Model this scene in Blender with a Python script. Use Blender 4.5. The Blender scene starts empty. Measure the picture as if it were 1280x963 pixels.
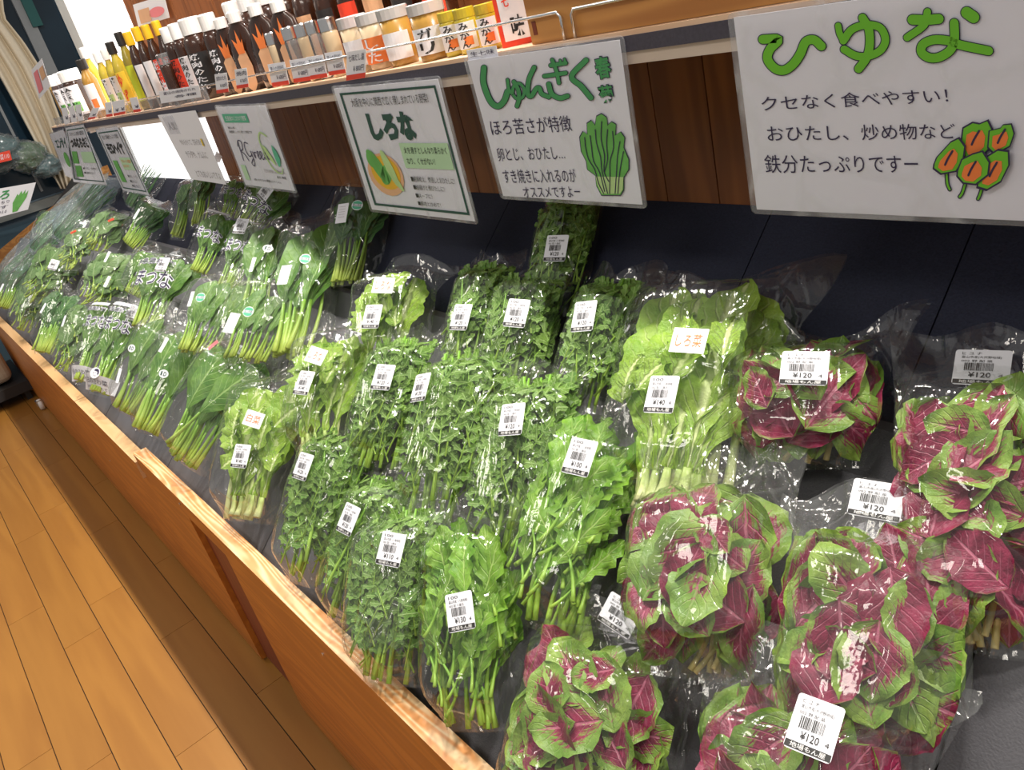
import bpy, bmesh, math, random
from mathutils import Vector, Matrix, noise
R3 = lambda *a: Vector(a)
scene = bpy.context.scene
COL = scene.collection
# ------------------------------------------------------------------ camera
CR = Vector((0.629985360863931, 0.7407384106729729, -0.2332917745031082))
CD = Vector((0.2078434733526507, -0.45025666130593, -0.8683720570897827))
CF = Vector((-0.7482777129394133, 0.498573511032535, -0.4376127493741949))
CP = Vector((1.24014148, -0.79765512, 0.08562536)); FPX = 1000.848
cam = bpy.data.cameras.new('camera'); cam.sensor_width = 36; cam.lens = FPX*36/1280
cam.clip_start = 0.02; cam.clip_end = 60
co = bpy.data.objects.new('camera', cam); COL.objects.link(co)
co.matrix_world = Matrix(((CR.x, -CD.x, -CF.x, CP.x), (CR.y, -CD.y, -CF.y, CP.y), (CR.z, -CD.z, -CF.z, CP.z), (0, 0, 0, 1)))
scene.camera = co
# ------------------------------------------------------------------ world, lamps, exposure
w = bpy.data.worlds.new('store_air'); scene.world = w; w.use_nodes = True
w.node_tree.nodes['Background'].inputs[0].default_value = (1.0, 0.95, 0.89, 1)
w.node_tree.nodes['Background'].inputs[1].default_value = 0.34
def lamp(name, loc, size, power, col, aim=None):
    l = bpy.data.lights.new(name, 'AREA'); l.shape = 'DISK' if not isinstance(size, tuple) else 'RECTANGLE'
    if isinstance(size, tuple): l.size, l.size_y = size
    else: l.size = size
    l.energy = power; l.color = col
    o = bpy.data.objects.new(name, l); o.location = loc; COL.objects.link(o)
    if aim: o.rotation_euler = (Vector(aim)-Vector(loc)).to_track_quat('-Z', 'Y').to_euler()
    return o
WARM = (1.0, 0.93, 0.84)
for i, x in enumerate((-3.0, -1.9, -0.9, 0.0, 0.85, 1.7)):
    lamp('ceiling_spot', (x, 0.12, 1.42), 0.11, 27, WARM, (x, -0.36, -0.6))
lamp('fill_lamp', (0.6, -1.7, 1.4), (1.2, 0.3), 11, WARM, (0.2, -0.9, -1.2))  # pair of unseen fill lamps added to brighten stand front and signs
lamp('fill_lamp', (-2.2, -1.7, 1.4), (1.2, 0.3), 14, WARM, (-2.2, -0.9, -1.2))
scene.view_settings.view_transform = 'Standard'; scene.view_settings.look = 'None'
scene.view_settings.exposure = 0.0; scene.view_settings.gamma = 1.0
scene.view_settings.use_curve_mapping = False
scene.cycles.transparent_max_bounces = 32
scene.cycles.max_bounces = 8

# ------------------------------------------------------------------ helpers
def ray(u, v): return CR*((u-640)/FPX) + CD*((v-481.5)/FPX) + CF
def at_y(u, v, y=0.0):
    d = ray(u, v); return CP + d*((y-CP.y)/d.y)
def at_z(u, v, z):
    d = ray(u, v); return CP + d*((z-CP.z)/d.z)
def at_x(u, v, x):
    d = ray(u, v); return CP + d*((x-CP.x)/d.x)
def px(P):
    q = P-CP; z = q.dot(CF); return (640+FPX*q.dot(CR)/z, 481.5+FPX*q.dot(CD)/z)

def nt(name):
    m = bpy.data.materials.new(name); m.use_nodes = True
    t = m.node_tree; t.nodes.clear()
    out = t.nodes.new('ShaderNodeOutputMaterial')
    return m, t, out
def N(t, typ, **kw):
    n = t.nodes.new('ShaderNode'+typ)
    for k, v in kw.items():
        if k.startswith('i_'):
            n.inputs[int(k[2:]) if k[2:].isdigit() else k[2:].replace('_', ' ')].default_value = v
        else: setattr(n, k, v)
    return n
def L(t, a, b): t.links.new(a, b)
def rgb(c): return (c[0], c[1], c[2], 1)
def M_(t, op, a, b=None, c=None, clamp=False):
    n = t.nodes.new('ShaderNodeMath'); n.operation = op; n.use_clamp = clamp
    for i, x in enumerate((a, b, c)):
        if x is None: continue
        if isinstance(x, (int, float)): n.inputs[i].default_value = x
        else: L(t, x, n.inputs[i])
    return n.outputs[0]
def MIX(t, f, a, b):
    n = t.nodes.new('ShaderNodeMix'); n.data_type = 'RGBA'
    for i, x in ((0, f), (6, a), (7, b)):
        if isinstance(x, (int, float)): n.inputs[i].default_value = x
        elif isinstance(x, tuple): n.inputs[i].default_value = rgb(x)
        else: L(t, x, n.inputs[i])
    return n.outputs[2]
def SM(t, x, a, b):
    n = t.nodes.new('ShaderNodeMapRange'); n.interpolation_type = 'SMOOTHSTEP'
    L(t, x, n.inputs[0]); n.inputs[1].default_value = a; n.inputs[2].default_value = b
    return n.outputs[0]
def NOISE(t, vec, scale, detail=3, rough=.5):
    n = N(t, 'TexNoise'); n.inputs['Scale'].default_value = scale; n.inputs['Detail'].default_value = detail; n.inputs['Roughness'].default_value = rough
    if vec is not None: L(t, vec, n.inputs['Vector'])
    return n.outputs['Fac']
def MAP(t, vec, sc=(1, 1, 1), rot=(0, 0, 0), loc=(0, 0, 0)):
    n = N(t, 'Mapping'); n.inputs['Scale'].default_value = sc; n.inputs['Rotation'].default_value = rot; n.inputs['Location'].default_value = loc
    L(t, vec, n.inputs['Vector']); return n.outputs[0]
def BUMP(t, h, strength, dist=0.002):
    n = N(t, 'Bump'); n.inputs['Strength'].default_value = strength; n.inputs['Distance'].default_value = dist
    L(t, h, n.inputs['Height']); return n.outputs[0]

def simple(name, col, rough=.5, metal=0, noise_amt=.06, scale=40, bump=0, spec=.5, emit=0):
    m, t, out = nt(name); p = N(t, 'BsdfPrincipled'); L(t, p.outputs[0], out.inputs[0])
    tc = N(t, 'TexCoord').outputs['Object']; n = NOISE(t, tc, scale)
    lo = tuple(max(0, c*(1-noise_amt)) for c in col); hi = tuple(min(1, c*(1+noise_amt)) for c in col)
    L(t, MIX(t, n, lo, hi), p.inputs['Base Color'])
    p.inputs['Roughness'].default_value = rough; p.inputs['Metallic'].default_value = metal
    p.inputs['Specular IOR Level'].default_value = spec
    if bump: L(t, BUMP(t, n, bump), p.inputs['Normal'])
    if emit:
        p.inputs['Emission Color'].default_value = rgb(col); p.inputs['Emission Strength'].default_value = emit
    return m

def wood(name, c1, c2, axis='X', scale=1.0, rough=.5, swirl=.6, bump=.15, streak=.5, rnd=True):
    m, t, out = nt(name); p = N(t, 'BsdfPrincipled'); L(t, p.outputs[0], out.inputs[0])
    tc = N(t, 'TexCoord').outputs['Object']
    sc = {'X': (1.2, 14, 14), 'Z': (14, 14, 1.2), 'Y': (14, 1.2, 14)}[axis]
    if rnd:
        oi = N(t, 'ObjectInfo').outputs['Random']
        va = N(t, 'VectorMath', operation='ADD'); L(t, tc, va.inputs[0])
        cb = N(t, 'CombineXYZ'); r5 = M_(t, 'MULTIPLY', oi, 7.0)
        for i in range(3): L(t, r5, cb.inputs[i])
        L(t, cb.outputs[0], va.inputs[1]); tc = va.outputs[0]
    v = MAP(t, tc, tuple(s*scale for s in sc))
    n1 = NOISE(t, v, 1.0, 2, .5)
    rings = M_(t, 'PINGPONG', M_(t, 'MULTIPLY', n1, 9*swirl+1), .5)
    rings = SM(t, rings, .0, .42)
    v2 = MAP(t, tc, tuple(s*scale*9 for s in sc)); n2 = NOISE(t, v2, 1.0, 3, .6)
    f = M_(t, 'ADD', M_(t, 'MULTIPLY', rings, 1-streak), M_(t, 'MULTIPLY', n2, streak), clamp=True)
    c = MIX(t, f, c1, c2)
    if rnd: c = MIX(t, M_(t, 'MULTIPLY', oi, .22), c, tuple(x*.55 for x in c1))
    L(t, c, p.inputs['Base Color']); p.inputs['Roughness'].default_value = rough
    L(t, BUMP(t, f, bump, .001), p.inputs['Normal'])
    return m

def leafmat(name, base, dark, vein, tip=None, veins=8, bump=.5, bscale=70, rough=.42, stalk=None, trans=.22, mag=None, rib=.05, uscale=1.0):
    m, t, out = nt(name); p = N(t, 'BsdfPrincipled')
    tcn = N(t, 'TexCoord'); uv = N(t, 'UVMap').outputs[0]; ob = tcn.outputs['Object']
    sp = N(t, 'SeparateXYZ'); L(t, uv, sp.inputs[0]); U, V = sp.outputs[0], sp.outputs[1]
    oi = N(t, 'ObjectInfo').outputs['Random']
    off = N(t, 'VectorMath', operation='ADD'); L(t, ob, off.inputs[0]); cb = N(t, 'CombineXYZ')
    L(t, M_(t, 'MULTIPLY', oi, 11.), cb.inputs[0]); L(t, cb.outputs[0], off.inputs[1]); ob = off.outputs[0]
    a = M_(t, 'MULTIPLY', M_(t, 'ABSOLUTE', M_(t, 'SUBTRACT', U, .5)), 2.0)
    n1 = NOISE(t, ob, 22, 4, .6)
    wob = M_(t, 'MULTIPLY', M_(t, 'SUBTRACT', n1, .5), .10)
    k = M_(t, 'ADD', M_(t, 'SUBTRACT', V, M_(t, 'MULTIPLY', a, .28)), wob)
    s = M_(t, 'PINGPONG', M_(t, 'MULTIPLY', k, float(veins)), .5)       # 0 at vein
    sv = M_(t, 'SUBTRACT', 1.0, SM(t, s, .0, .13))
    sv = M_(t, 'MULTIPLY', sv, SM(t, a, 1.0, .55))
    mid = M_(t, 'SUBTRACT', 1.0, SM(t, a, rib*.5, rib*1.6))
    vm = M_(t, 'MAXIMUM', M_(t, 'MULTIPLY', sv, .55), mid, clamp=True)
    nn = NOISE(t, ob, 55, 3, .6)
    c = MIX(t, SM(t, n1, .3, .7), dark, base)
    c = MIX(t, M_(t, 'MULTIPLY', oi, .5), c, tuple(x*.55 for x in base))
    if mag:
        streak = NOISE(t, MAP(t, uv, (26, 5, 1)), 1.0, 4, .65)
        d = M_(t, 'ADD', M_(t, 'MULTIPLY', M_(t, 'POWER', a, 1.4), .62), M_(t, 'MULTIPLY', M_(t, 'ABSOLUTE', M_(t, 'SUBTRACT', V, .42)), 1.05))
        d = M_(t, 'ADD', d, M_(t, 'MULTIPLY', M_(t, 'SUBTRACT', streak, .5), 1.1))
        d = M_(t, 'SUBTRACT', d, M_(t, 'MULTIPLY', sv, .16))
        th = M_(t, 'ADD', M_(t, 'MULTIPLY', oi, 1.0), .12)
        mk = M_(t, 'SUBTRACT', 1.0, SM(t, M_(t, 'SUBTRACT', d, th), -.10, .10))
        mc = MIX(t, SM(t, nn, .3, .7), mag[0], mag[1])
        mc = MIX(t, M_(t, 'MULTIPLY', vm, .55), mc, mag[2])
        c = MIX(t, M_(t, 'MULTIPLY', vm, .3), c, vein)
        c = MIX(t, mk, c, mc)
    else:
        c = MIX(t, vm, c, vein)
    if tip: c = MIX(t, SM(t, V, .75, 1.), c, tip)
    L(t, c, p.inputs['Base Color']); p.inputs['Roughness'].default_value = rough
    p.inputs['Specular IOR Level'].default_value = .35
    h = M_(t, 'ADD', M_(t, 'MULTIPLY', M_(t, 'SUBTRACT', 1.0, vm), .6), NOISE(t, ob, bscale, 3, .6))
    L(t, BUMP(t, h, bump, .004), p.inputs['Normal'])
    tr = N(t, 'BsdfTranslucent'); L(t, c, tr.inputs[0])
    mx = N(t, 'MixShader'); mx.inputs[0].default_value = trans
    L(t, p.outputs[0], mx.inputs[1]); L(t, tr.outputs[0], mx.inputs[2]); L(t, mx.outputs[0], out.inputs[0])
    return m

def stemmat(name, c1, c2, rough=.4):
    m, t, out = nt(name); p = N(t, 'BsdfPrincipled'); L(t, p.outputs[0], out.inputs[0])
    uv = N(t, 'UVMap').outputs[0]; sp = N(t, 'SeparateXYZ'); L(t, uv, sp.inputs[0])
    tc = N(t, 'TexCoord').outputs['Object']
    n = NOISE(t, MAP(t, tc, (160, 12, 160)), 1.0, 3)
    f = M_(t, 'ADD', sp.outputs[1], M_(t, 'MULTIPLY', M_(t, 'SUBTRACT', n, .5), .7), clamp=True)
    L(t, MIX(t, f, c1, c2), p.inputs['Base Color']); p.inputs['Roughness'].default_value = rough
    L(t, BUMP(t, n, .3, .001), p.inputs['Normal'])
    return m

def filmmat(name, haze=.05, ior=1.45, bump=.5, tint=(.97, .98, .97), rough=.09, scale=1.0, gl=1.5):
    m, t, out = nt(name)
    uv = N(t, 'UVMap').outputs[0]; ob = N(t, 'TexCoord').outputs['Object']
    oi = N(t, 'ObjectInfo').outputs['Random']
    va = N(t, 'VectorMath', operation='ADD'); L(t, ob, va.inputs[0]); cb = N(t, 'CombineXYZ')
    L(t, M_(t, 'MULTIPLY', oi, 9.), cb.inputs[0]); L(t, cb.outputs[0], va.inputs[1]); ob = va.outputs[0]
    wob = N(t, 'TexNoise'); wob.inputs['Scale'].default_value = 14; L(t, ob, wob.inputs['Vector'])
    vm = N(t, 'VectorMath', operation='MULTIPLY_ADD'); L(t, wob.outputs['Color'], vm.inputs[0]); vm.inputs[1].default_value = (.05, .05, .05); L(t, ob, vm.inputs[2])
    vo = N(t, 'TexVoronoi', feature='DISTANCE_TO_EDGE'); vo.inputs['Scale'].default_value = 15*scale
    L(t, MAP(t, vm.outputs[0], (1.6, .8, 1.2), (0, 0, .3)), vo.inputs['Vector'])
    ridge = M_(t, 'SUBTRACT', 1.0, SM(t, vo.outputs['Distance'], 0.0, .09))
    n2 = NOISE(t, MAP(t, ob, (2.2, .55, 1), (0, 0, .45)), 19*scale, 3, .5)
    n3 = NOISE(t, ob, 110*scale, 2, .6)
    h = M_(t, 'ADD', M_(t, 'MULTIPLY', ridge, .35), M_(t, 'ADD', M_(t, 'MULTIPLY', n2, 1.0), M_(t, 'MULTIPLY', n3, .05)))
    nrm = BUMP(t, h, bump, .012)
    lw = N(t, 'LayerWeight'); lw.inputs['Blend'].default_value = .5; L(t, nrm, lw.inputs['Normal'])
    fr = M_(t, 'ADD', M_(t, 'MULTIPLY', M_(t, 'POWER', lw.outputs['Facing'], 4.0), .40), .052)
    g = N(t, 'BsdfGlossy'); g.inputs['Roughness'].default_value = rough; L(t, nrm, g.inputs['Normal'])
    g.inputs[0].default_value = (1, 1, 1, 1)
    tr = N(t, 'BsdfTransparent'); tr.inputs[0].default_value = rgb(tint)
    df = N(t, 'BsdfDiffuse'); df.inputs[0].default_value = (.8, .82, .83, 1); L(t, nrm, df.inputs['Normal'])
    m1 = N(t, 'MixShader'); L(t, M_(t, 'ADD', M_(t, 'MULTIPLY', n2, haze*.8), M_(t, 'ADD', haze*.6, M_(t, 'MULTIPLY', ridge, haze*1.5)), clamp=True), m1.inputs[0])
    L(t, tr.outputs[0], m1.inputs[1]); L(t, df.outputs[0], m1.inputs[2])
    m2 = N(t, 'MixShader'); L(t, M_(t, 'MULTIPLY', fr, gl, clamp=True), m2.inputs[0])
    L(t, m1.outputs[0], m2.inputs[1]); L(t, g.outputs[0], m2.inputs[2]); L(t, m2.outputs[0], out.inputs[0])
    return m

def glassmat(name, col, op=.5, rough=.06):
    m, t, out = nt(name)
    fr = N(t, 'Fresnel'); fr.inputs['IOR'].default_value = 1.5
    g = N(t, 'BsdfGlossy'); g.inputs['Roughness'].default_value = rough
    tr = N(t, 'BsdfTransparent'); tr.inputs[0].default_value = rgb(tuple(.4+.6*c for c in col))
    df = N(t, 'BsdfPrincipled'); 
    n = NOISE(t, N(t, 'TexCoord').outputs['Object'], 30)
    L(t, MIX(t, n, tuple(c*.85 for c in col), col), df.inputs['Base Color']); df.inputs['Roughness'].default_value = .25
    m1 = N(t, 'MixShader'); m1.inputs[0].default_value = op; L(t, tr.outputs[0], m1.inputs[1]); L(t, df.outputs[0], m1.inputs[2])
    m2 = N(t, 'MixShader'); L(t, fr.outputs[0], m2.inputs[0]); L(t, m1.outputs[0], m2.inputs[1]); L(t, g.outputs[0], m2.inputs[2])
    L(t, m2.outputs[0], out.inputs[0]); return m

# ------------------------------------------------------------------ materials
MT = {}
MT['board_top'] = wood('pine_edge', (.88, .62, .35), (.72, .30, .09), 'X', 1.0, .45, 1.6, .1, .10, rnd=False)
MT['board_face_shaded'] = wood('shaded_orange_pine', (.60, .21, .030), (.44, .14, .020), 'X', .8, .45, .8, .08, .3)  # orange wood of the front faces, darkened in colour for their shade
MT['board_dark'] = wood('dark_red_wood', (.26, .055, .02), (.16, .03, .012), 'Z', 1, .5)
MT['floorwood'] = wood('floor_oak', (.42, .19, .034), (.32, .132, .022), 'X', .5, .38, .35, .03, .5)
MT['gap'] = simple('floor_gap', (.05, .025, .01), .8)
MT['wall_wood'] = wood('cedar_wall', (.36, .12, .030), (.20, .062, .016), 'Z', .8, .5, .7, .1, .35)
MT['shelf_wood'] = wood('shelf_pine', (.83, .60, .42), (.72, .45, .27), 'X', .9, .5, .6, .05, .4, rnd=False)
MT['crate_wood'] = wood('crate_pine', (.62, .30, .08), (.42, .17, .04), 'X', .7, .45, 1.1, .1, .2, rnd=False)
MT['pale_rail'] = wood('pale_rail', (.72, .62, .52), (.62, .5, .42), 'X', .9, .5, .5)
MT['navy'] = simple('navy_fabric', (.022, .026, .05), .75, 0, .5, 350, .4, .3)
MT['fascia'] = simple('slate_fascia', (.06, .056, .08), .6, 0, .3, 260, .3)
MT['tray'] = simple('grey_plastic_tray', (.125, .125, .14), .55, 0, .14, 420, .35)
MT['paper'] = simple('white_paper', (.84, .85, .91), .5, 0, .02, 12, .05)
MT['laminate'] = filmmat('laminate', .10, 1.4, .06, (.97, .97, .99), .12, .4, 1.0)
MT['ink'] = simple('navy_ink', (.03, .022, .07), .6)
MT['black'] = simple('black_ink', (.02, .02, .02), .6)
MT['grey_ink'] = simple('grey_ink', (.35, .34, .36), .6)
MT['lime'] = simple('lime_marker', (.15, .52, .025), .6, 0, .1, 18)
MT['green_marker'] = simple('green_marker', (.055, .30, .10), .6, 0, .2, 22)
MT['dkgreen'] = simple('dark_green_print', (.02, .08, .06), .6)
MT['banner'] = simple('teal_banner', (.10, .45, .28), .6)
MT['mint'] = simple('mint_box', (.46, .68, .44), .6)
MT['leaf_print'] = simple('leaf_green_print', (.13, .42, .09), .6, 0, .35, 30)
MT['pale_print'] = simple('pale_green_print', (.45, .65, .28), .6, 0, .2, 30)
MT['orange'] = simple('orange_print', (.85, .22, .05), .6, 0, .15, 30)
MT['red'] = simple('red_print', (.80, .055, .02), .5)
MT['pink'] = simple('pink_tape', (.85, .25, .28), .5)
MT['yellow'] = simple('yellow_print', (.85, .62, .05), .5)
MT['neon'] = simple('neon_label', (.62, .72, .03), .5)
MT['tanp'] = simple('tan_print', (.72, .42, .24), .6)
MT['white'] = simple('white_plastic', (.88, .88, .88), .35)
MT['capyellow'] = simple('yellow_cap', (.78, .46, .02), .35)
MT['capblack'] = simple('black_cap', (.02, .018, .016), .35)
MT['gold'] = simple('gold_lid', (.85, .66, .22), .28, 1)
MT['chrome'] = simple('chrome_wire', (.72, .74, .76), .22, 1)
MT['soy'] = glassmat('soy_glass', (.045, .014, .006), .85)
MT['amber'] = glassmat('amber_liquid', (.55, .30, .05), .75)
MT['lemon'] = glassmat('lemon_liquid', (.72, .58, .04), .75)
MT['oil'] = glassmat('oil_liquid', (.40, .32, .02), .8)
MT['cream'] = glassmat('cream_paste', (.72, .56, .36), .85)
MT['frost'] = glassmat('frosted_lid', (.86, .86, .86), .65)
MT['clear'] = glassmat('clear_glass', (.7, .72, .74), .2)
MT['curtain'] = simple('cream_curtain', (.74, .66, .52), .9, 0, .08, 60, .3)
MT['glass_dark'] = simple('dusk_glass', (.012, .03, .05), .12, 0, .6, 3)
MT['frame_grey'] = simple('grey_frame', (.28, .30, .32), .45)
MT['frame_pale'] = simple('pale_frame', (.55, .56, .55), .5)
MT['sillm'] = simple('sill_grey', (.20, .21, .20), .6)
MT['teal'] = simple('teal_tone', (.01, .10, .10), .6)
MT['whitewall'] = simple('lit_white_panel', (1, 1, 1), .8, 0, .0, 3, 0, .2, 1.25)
MT['beige'] = simple('beige_cloth', (.55, .47, .36), .9, 0, .2, 30, .4)
MT['blackp'] = simple('black_plastic', (.02, .02, .022), .5)
MT['bluefilm'] = filmmat('blue_net_film', .10, 1.5, .8, (.80, .90, .95), .12, 1.6)
MT['film'] = filmmat('clear_film', .007, 1.4, .5, (.985, .99, .985), .07, .8, 1.25)
MT['film_milky'] = filmmat('milky_film', .020, 1.45, .55, (.98, .985, .98), .08, .8, 1.35)
MT['soil'] = simple('outdoor_ground', (.02, .03, .03), .9)
G = dict
MT['l_ama'] = leafmat('amaranth_leaf', (.30, .44, .08), (.13, .28, .035), (.45, .55, .24), None, 8, .5, 90, .36, mag=((.29, .022, .075), (.15, .012, .038), (.62, .20, .30)), trans=.15)
MT['l_kom'] = leafmat('komatsuna_leaf', (.17, .34, .055), (.075, .21, .035), (.32, .50, .16), None, 7, .6, 50, .36)
MT['l_dark'] = leafmat('dark_leaf', (.09, .23, .06), (.04, .13, .035), (.22, .40, .13), None, 7, .6, 50, .36)
MT['l_shi'] = leafmat('shirona_leaf', (.43, .64, .09), (.24, .46, .04), (.66, .78, .34), None, 8, 1.0, 75, .4, rib=.15, trans=.24)
MT['l_shu'] = leafmat('chrysanthemum_leaf', (.26, .44, .085), (.11, .27, .035), (.34, .52, .16), None, 3, .4, 60, .4)
MT['l_bro'] = leafmat('broad_lobed_leaf', (.30, .55, .06), (.14, .36, .03), (.45, .66, .18), None, 6, .6, 60, .38, trans=.26)
MT['l_pale'] = leafmat('grey_green_leaf', (.22, .36, .12), (.10, .22, .06), (.33, .47, .22), None, 7, .6, 50, .4)
MT['l_leek'] = leafmat('leek_blade', (.10, .30, .07), (.05, .18, .05), (.25, .45, .2), None, 2, .2, 60, .35)
MT['s_green'] = stemmat('green_stalk', (.46, .58, .11), (.20, .42, .045))
MT['s_pale'] = stemmat('pale_stalk', (.66, .68, .34), (.42, .58, .16))
MT['s_shu'] = stemmat('bright_stalk', (.34, .54, .07), (.18, .40, .04))
MT['s_pink'] = stemmat('pink_stalk', (.66, .55, .22), (.42, .50, .08))

# ------------------------------------------------------------------ mesh building
class MB:
    def __init__(s): s.v = []; s.f = []; s.uv = []; s.mi = []
    def face(s, idx, uv=None, m=0): s.f.append(tuple(idx)); s.uv.append(uv); s.mi.append(m)
    def add(s, vs): k = len(s.v); s.v.extend(Vector(q) for q in vs); return k
    def box(s, x0, y0, z0, x1, y1, z1, m=0, mat=None):
        P = [Vector((x, y, z)) for z in (z0, z1) for y in (y0, y1) for x in (x0, x1)]
        if mat: P = [mat @ q for q in P]
        k = s.add(P)
        for f in ((0, 2, 3, 1), (4, 5, 7, 6), (0, 1, 5, 4), (2, 6, 7, 3), (0, 4, 6, 2), (1, 3, 7, 5)): s.face([k+i for i in f], None, m)
    def poly(s, pts, m=0, uv=None):
        k = s.add(pts); s.face(list(range(k, k+len(pts))), uv, m)
    def tube(s, pts, r, n=8, m=0, cap=True, rz=1.0):
        pts = [Vector(q) for q in pts]; rings = []
        rr = r if isinstance(r, (list, tuple)) else [r]*len(pts)
        up = None
        for i, q in enumerate(pts):
            d = (pts[min(i+1, len(pts)-1)]-pts[max(i-1, 0)]).normalized()
            if up is None: up = Vector((0, 0, 1)) if abs(d.z) < .9 else Vector((1, 0, 0))
            a = d.cross(up).normalized(); b = a.cross(d).normalized(); up = b
            rings.append(s.add([q+(a*math.cos(2*math.pi*k/n)+b*math.sin(2*math.pi*k/n)*rz)*rr[i] for k in range(n)]))
        for i in range(len(pts)-1):
            v0 = i/(len(pts)-1); v1 = (i+1)/(len(pts)-1)
            for k in range(n):
                k2 = (k+1) % n
                s.face((rings[i]+k, rings[i]+k2, rings[i+1]+k2, rings[i+1]+k), ((k/n, v0), ((k+1)/n, v0), ((k+1)/n, v1), (k/n, v1)), m)
        if cap:
            s.face([rings[0]+k for k in range(n)][::-1], [(0, 0)]*n, m); s.face([rings[-1]+k for k in range(n)], [(0, 1)]*n, m)
    def lathe(s, prof, n=20, m=0, c=(0, 0, 0)):
        rings = []
        for r, z in prof:
            rings.append(s.add([(c[0]+r*math.cos(2*math.pi*k/n), c[1]+r*math.sin(2*math.pi*k/n), c[2]+z) for k in range(n)]))
        for i in range(len(prof)-1):
            for k in range(n):
                k2 = (k+1) % n; s.face((rings[i]+k, rings[i]+k2, rings[i+1]+k2, rings[i+1]+k), None, m)
        s.face([rings[0]+k for k in range(n)][::-1], None, m); s.face([rings[-1]+k for k in range(n)], None, m)
    def mesh(s, name, mats, smooth=False):
        me = bpy.data.meshes.new(name); me.from_pydata([tuple(q) for q in s.v], [], s.f)
        for m in (mats if isinstance(mats, (list, tuple)) else [mats]): me.materials.append(m)
        me.polygons.foreach_set('material_index', s.mi)
        if smooth: me.polygons.foreach_set('use_smooth', [True]*len(s.f))
        if any(u is not None for u in s.uv):
            ul = me.uv_layers.new(name='UVMap'); data = []
            for f, u in zip(s.f, s.uv):
                for j in range(len(f)): data.extend(u[j] if u else (0, 0))
            ul.data.foreach_set('uv', data)
        me.update(); return me
    def build(s, name, mats, parent=None, smooth=False):
        return obj(name, s.mesh(name, mats, smooth), parent)
def obj(name, me, parent=None, mat=None):
    o = bpy.data.objects.new(name, me); COL.objects.link(o)
    if parent is not None: o.parent = parent
    if mat is not None: o.matrix_basis = mat
    return o
def empty(name, mat=None):
    o = bpy.data.objects.new(name, None); o.empty_display_size = .02; COL.objects.link(o)
    if mat is not None: o.matrix_basis = mat
    return o
def tag(o, label=None, cat=None, group=None, kind=None):
    if label: o['label'] = label
    if cat: o['category'] = cat
    if group: o['group'] = group
    if kind: o['kind'] = kind
    return o

_tc = {}
def text_data(s, off=0.0, res=2):
    k = (s, off, res)
    if k in _tc: return _tc[k]
    c = bpy.data.curves.new('glyphs', 'FONT'); c.body = s; c.resolution_u = res; c.offset = off
    o = bpy.data.objects.new('glyphs', c); COL.objects.link(o)
    dg = bpy.context.evaluated_depsgraph_get(); dg.update()
    m = bpy.data.meshes.new_from_object(o.evaluated_get(dg))
    vs = [v.co.copy() for v in m.vertices]; fs = [tuple(p.vertices) for p in m.polygons]
    bpy.data.objects.remove(o); bpy.data.curves.remove(c); bpy.data.meshes.remove(m)
    x0 = min(v.x for v in vs); x1 = max(v.x for v in vs); y0 = min(v.y for v in vs); y1 = max(v.y for v in vs)
    _tc[k] = (vs, fs, x0, x1, y0, y1); return _tc[k]
def put_text(mb, s, fn, m=0, off=0.0, res=2):
    """fn maps (u,v) in 0..1 box of the text to a point"""
    vs, fs, x0, x1, y0, y1 = text_data(s, off, res)
    k = mb.add([fn((q.x-x0)/(x1-x0), (q.y-y0)/(y1-y0)) for q in vs])
    for f in fs: mb.face([k+i for i in f], None, m)
def ribbon(mb, pts, wd, fn, m=0, sub=5, taper=False):
    """round-capped stroke through pts (2-D), fn maps (x,y)->3-D"""
    P = [Vector(q) for q in pts]; out = []
    if len(P) > 2:
        Q = [P[0]*2-P[1]]+P+[P[-1]*2-P[-2]]
        for i in range(1, len(Q)-2):
            for j in range(sub):
                t = j/sub; a, b, c, d = Q[i-1], Q[i], Q[i+1], Q[i+2]
                out.append(.5*((2*b)+(c-a)*t+(2*a-5*b+4*c-d)*t*t+(3*b-a-3*c+d)*t**3))
        out.append(P[-1])
    else: out = P
    h = wd/2; L_, R_ = [], []
    for i, q in enumerate(out):
        d = (out[min(i+1, len(out)-1)]-out[max(i-1, 0)])
        if d.length < 1e-9: d = Vector((1, 0))
        d.normalize(); n = Vector((-d.y, d.x)); L_.append(q+n*h); R_.append(q-n*h)
    k = mb.add([fn(q.x, q.y) for q in L_]+[fn(q.x, q.y) for q in R_]); n_ = len(out)
    for i in range(n_-1): mb.face((k+i, k+i+1, k+n_+i+1, k+n_+i), None, m)
    for q, p in ((out[0], out[1]), (out[-1], out[-2])):
        d = (q-p).normalized(); a0 = math.atan2(d.y, d.x)-math.pi/2
        k = mb.add([fn(q.x+h*math.cos(a0+a*math.pi/8), q.y+h*math.sin(a0+a*math.pi/8)) for a in range(9)])
        mb.face(range(k, k+9), None, m)

# ------------------------------------------------------------------ setting: floor
FZ = -1.393
fl = empty('floor'); tag(fl, 'warm oak plank floor running along the produce stand', kind='structure')
mb = MB(); mb.box(-7, -3.2, FZ-.03, 2.2, 1.2, FZ-.004); mb.build('subfloor', MT['gap'], fl)
YF = at_z(150, 963, FZ).y; DF = .1155
joints = {1: [(139, 942), (79, 813)], 0: [(42, 735)], 2: [(147, 738)], 3: [(198, 802)], 4: [(319, 868)], -1: []}
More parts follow.
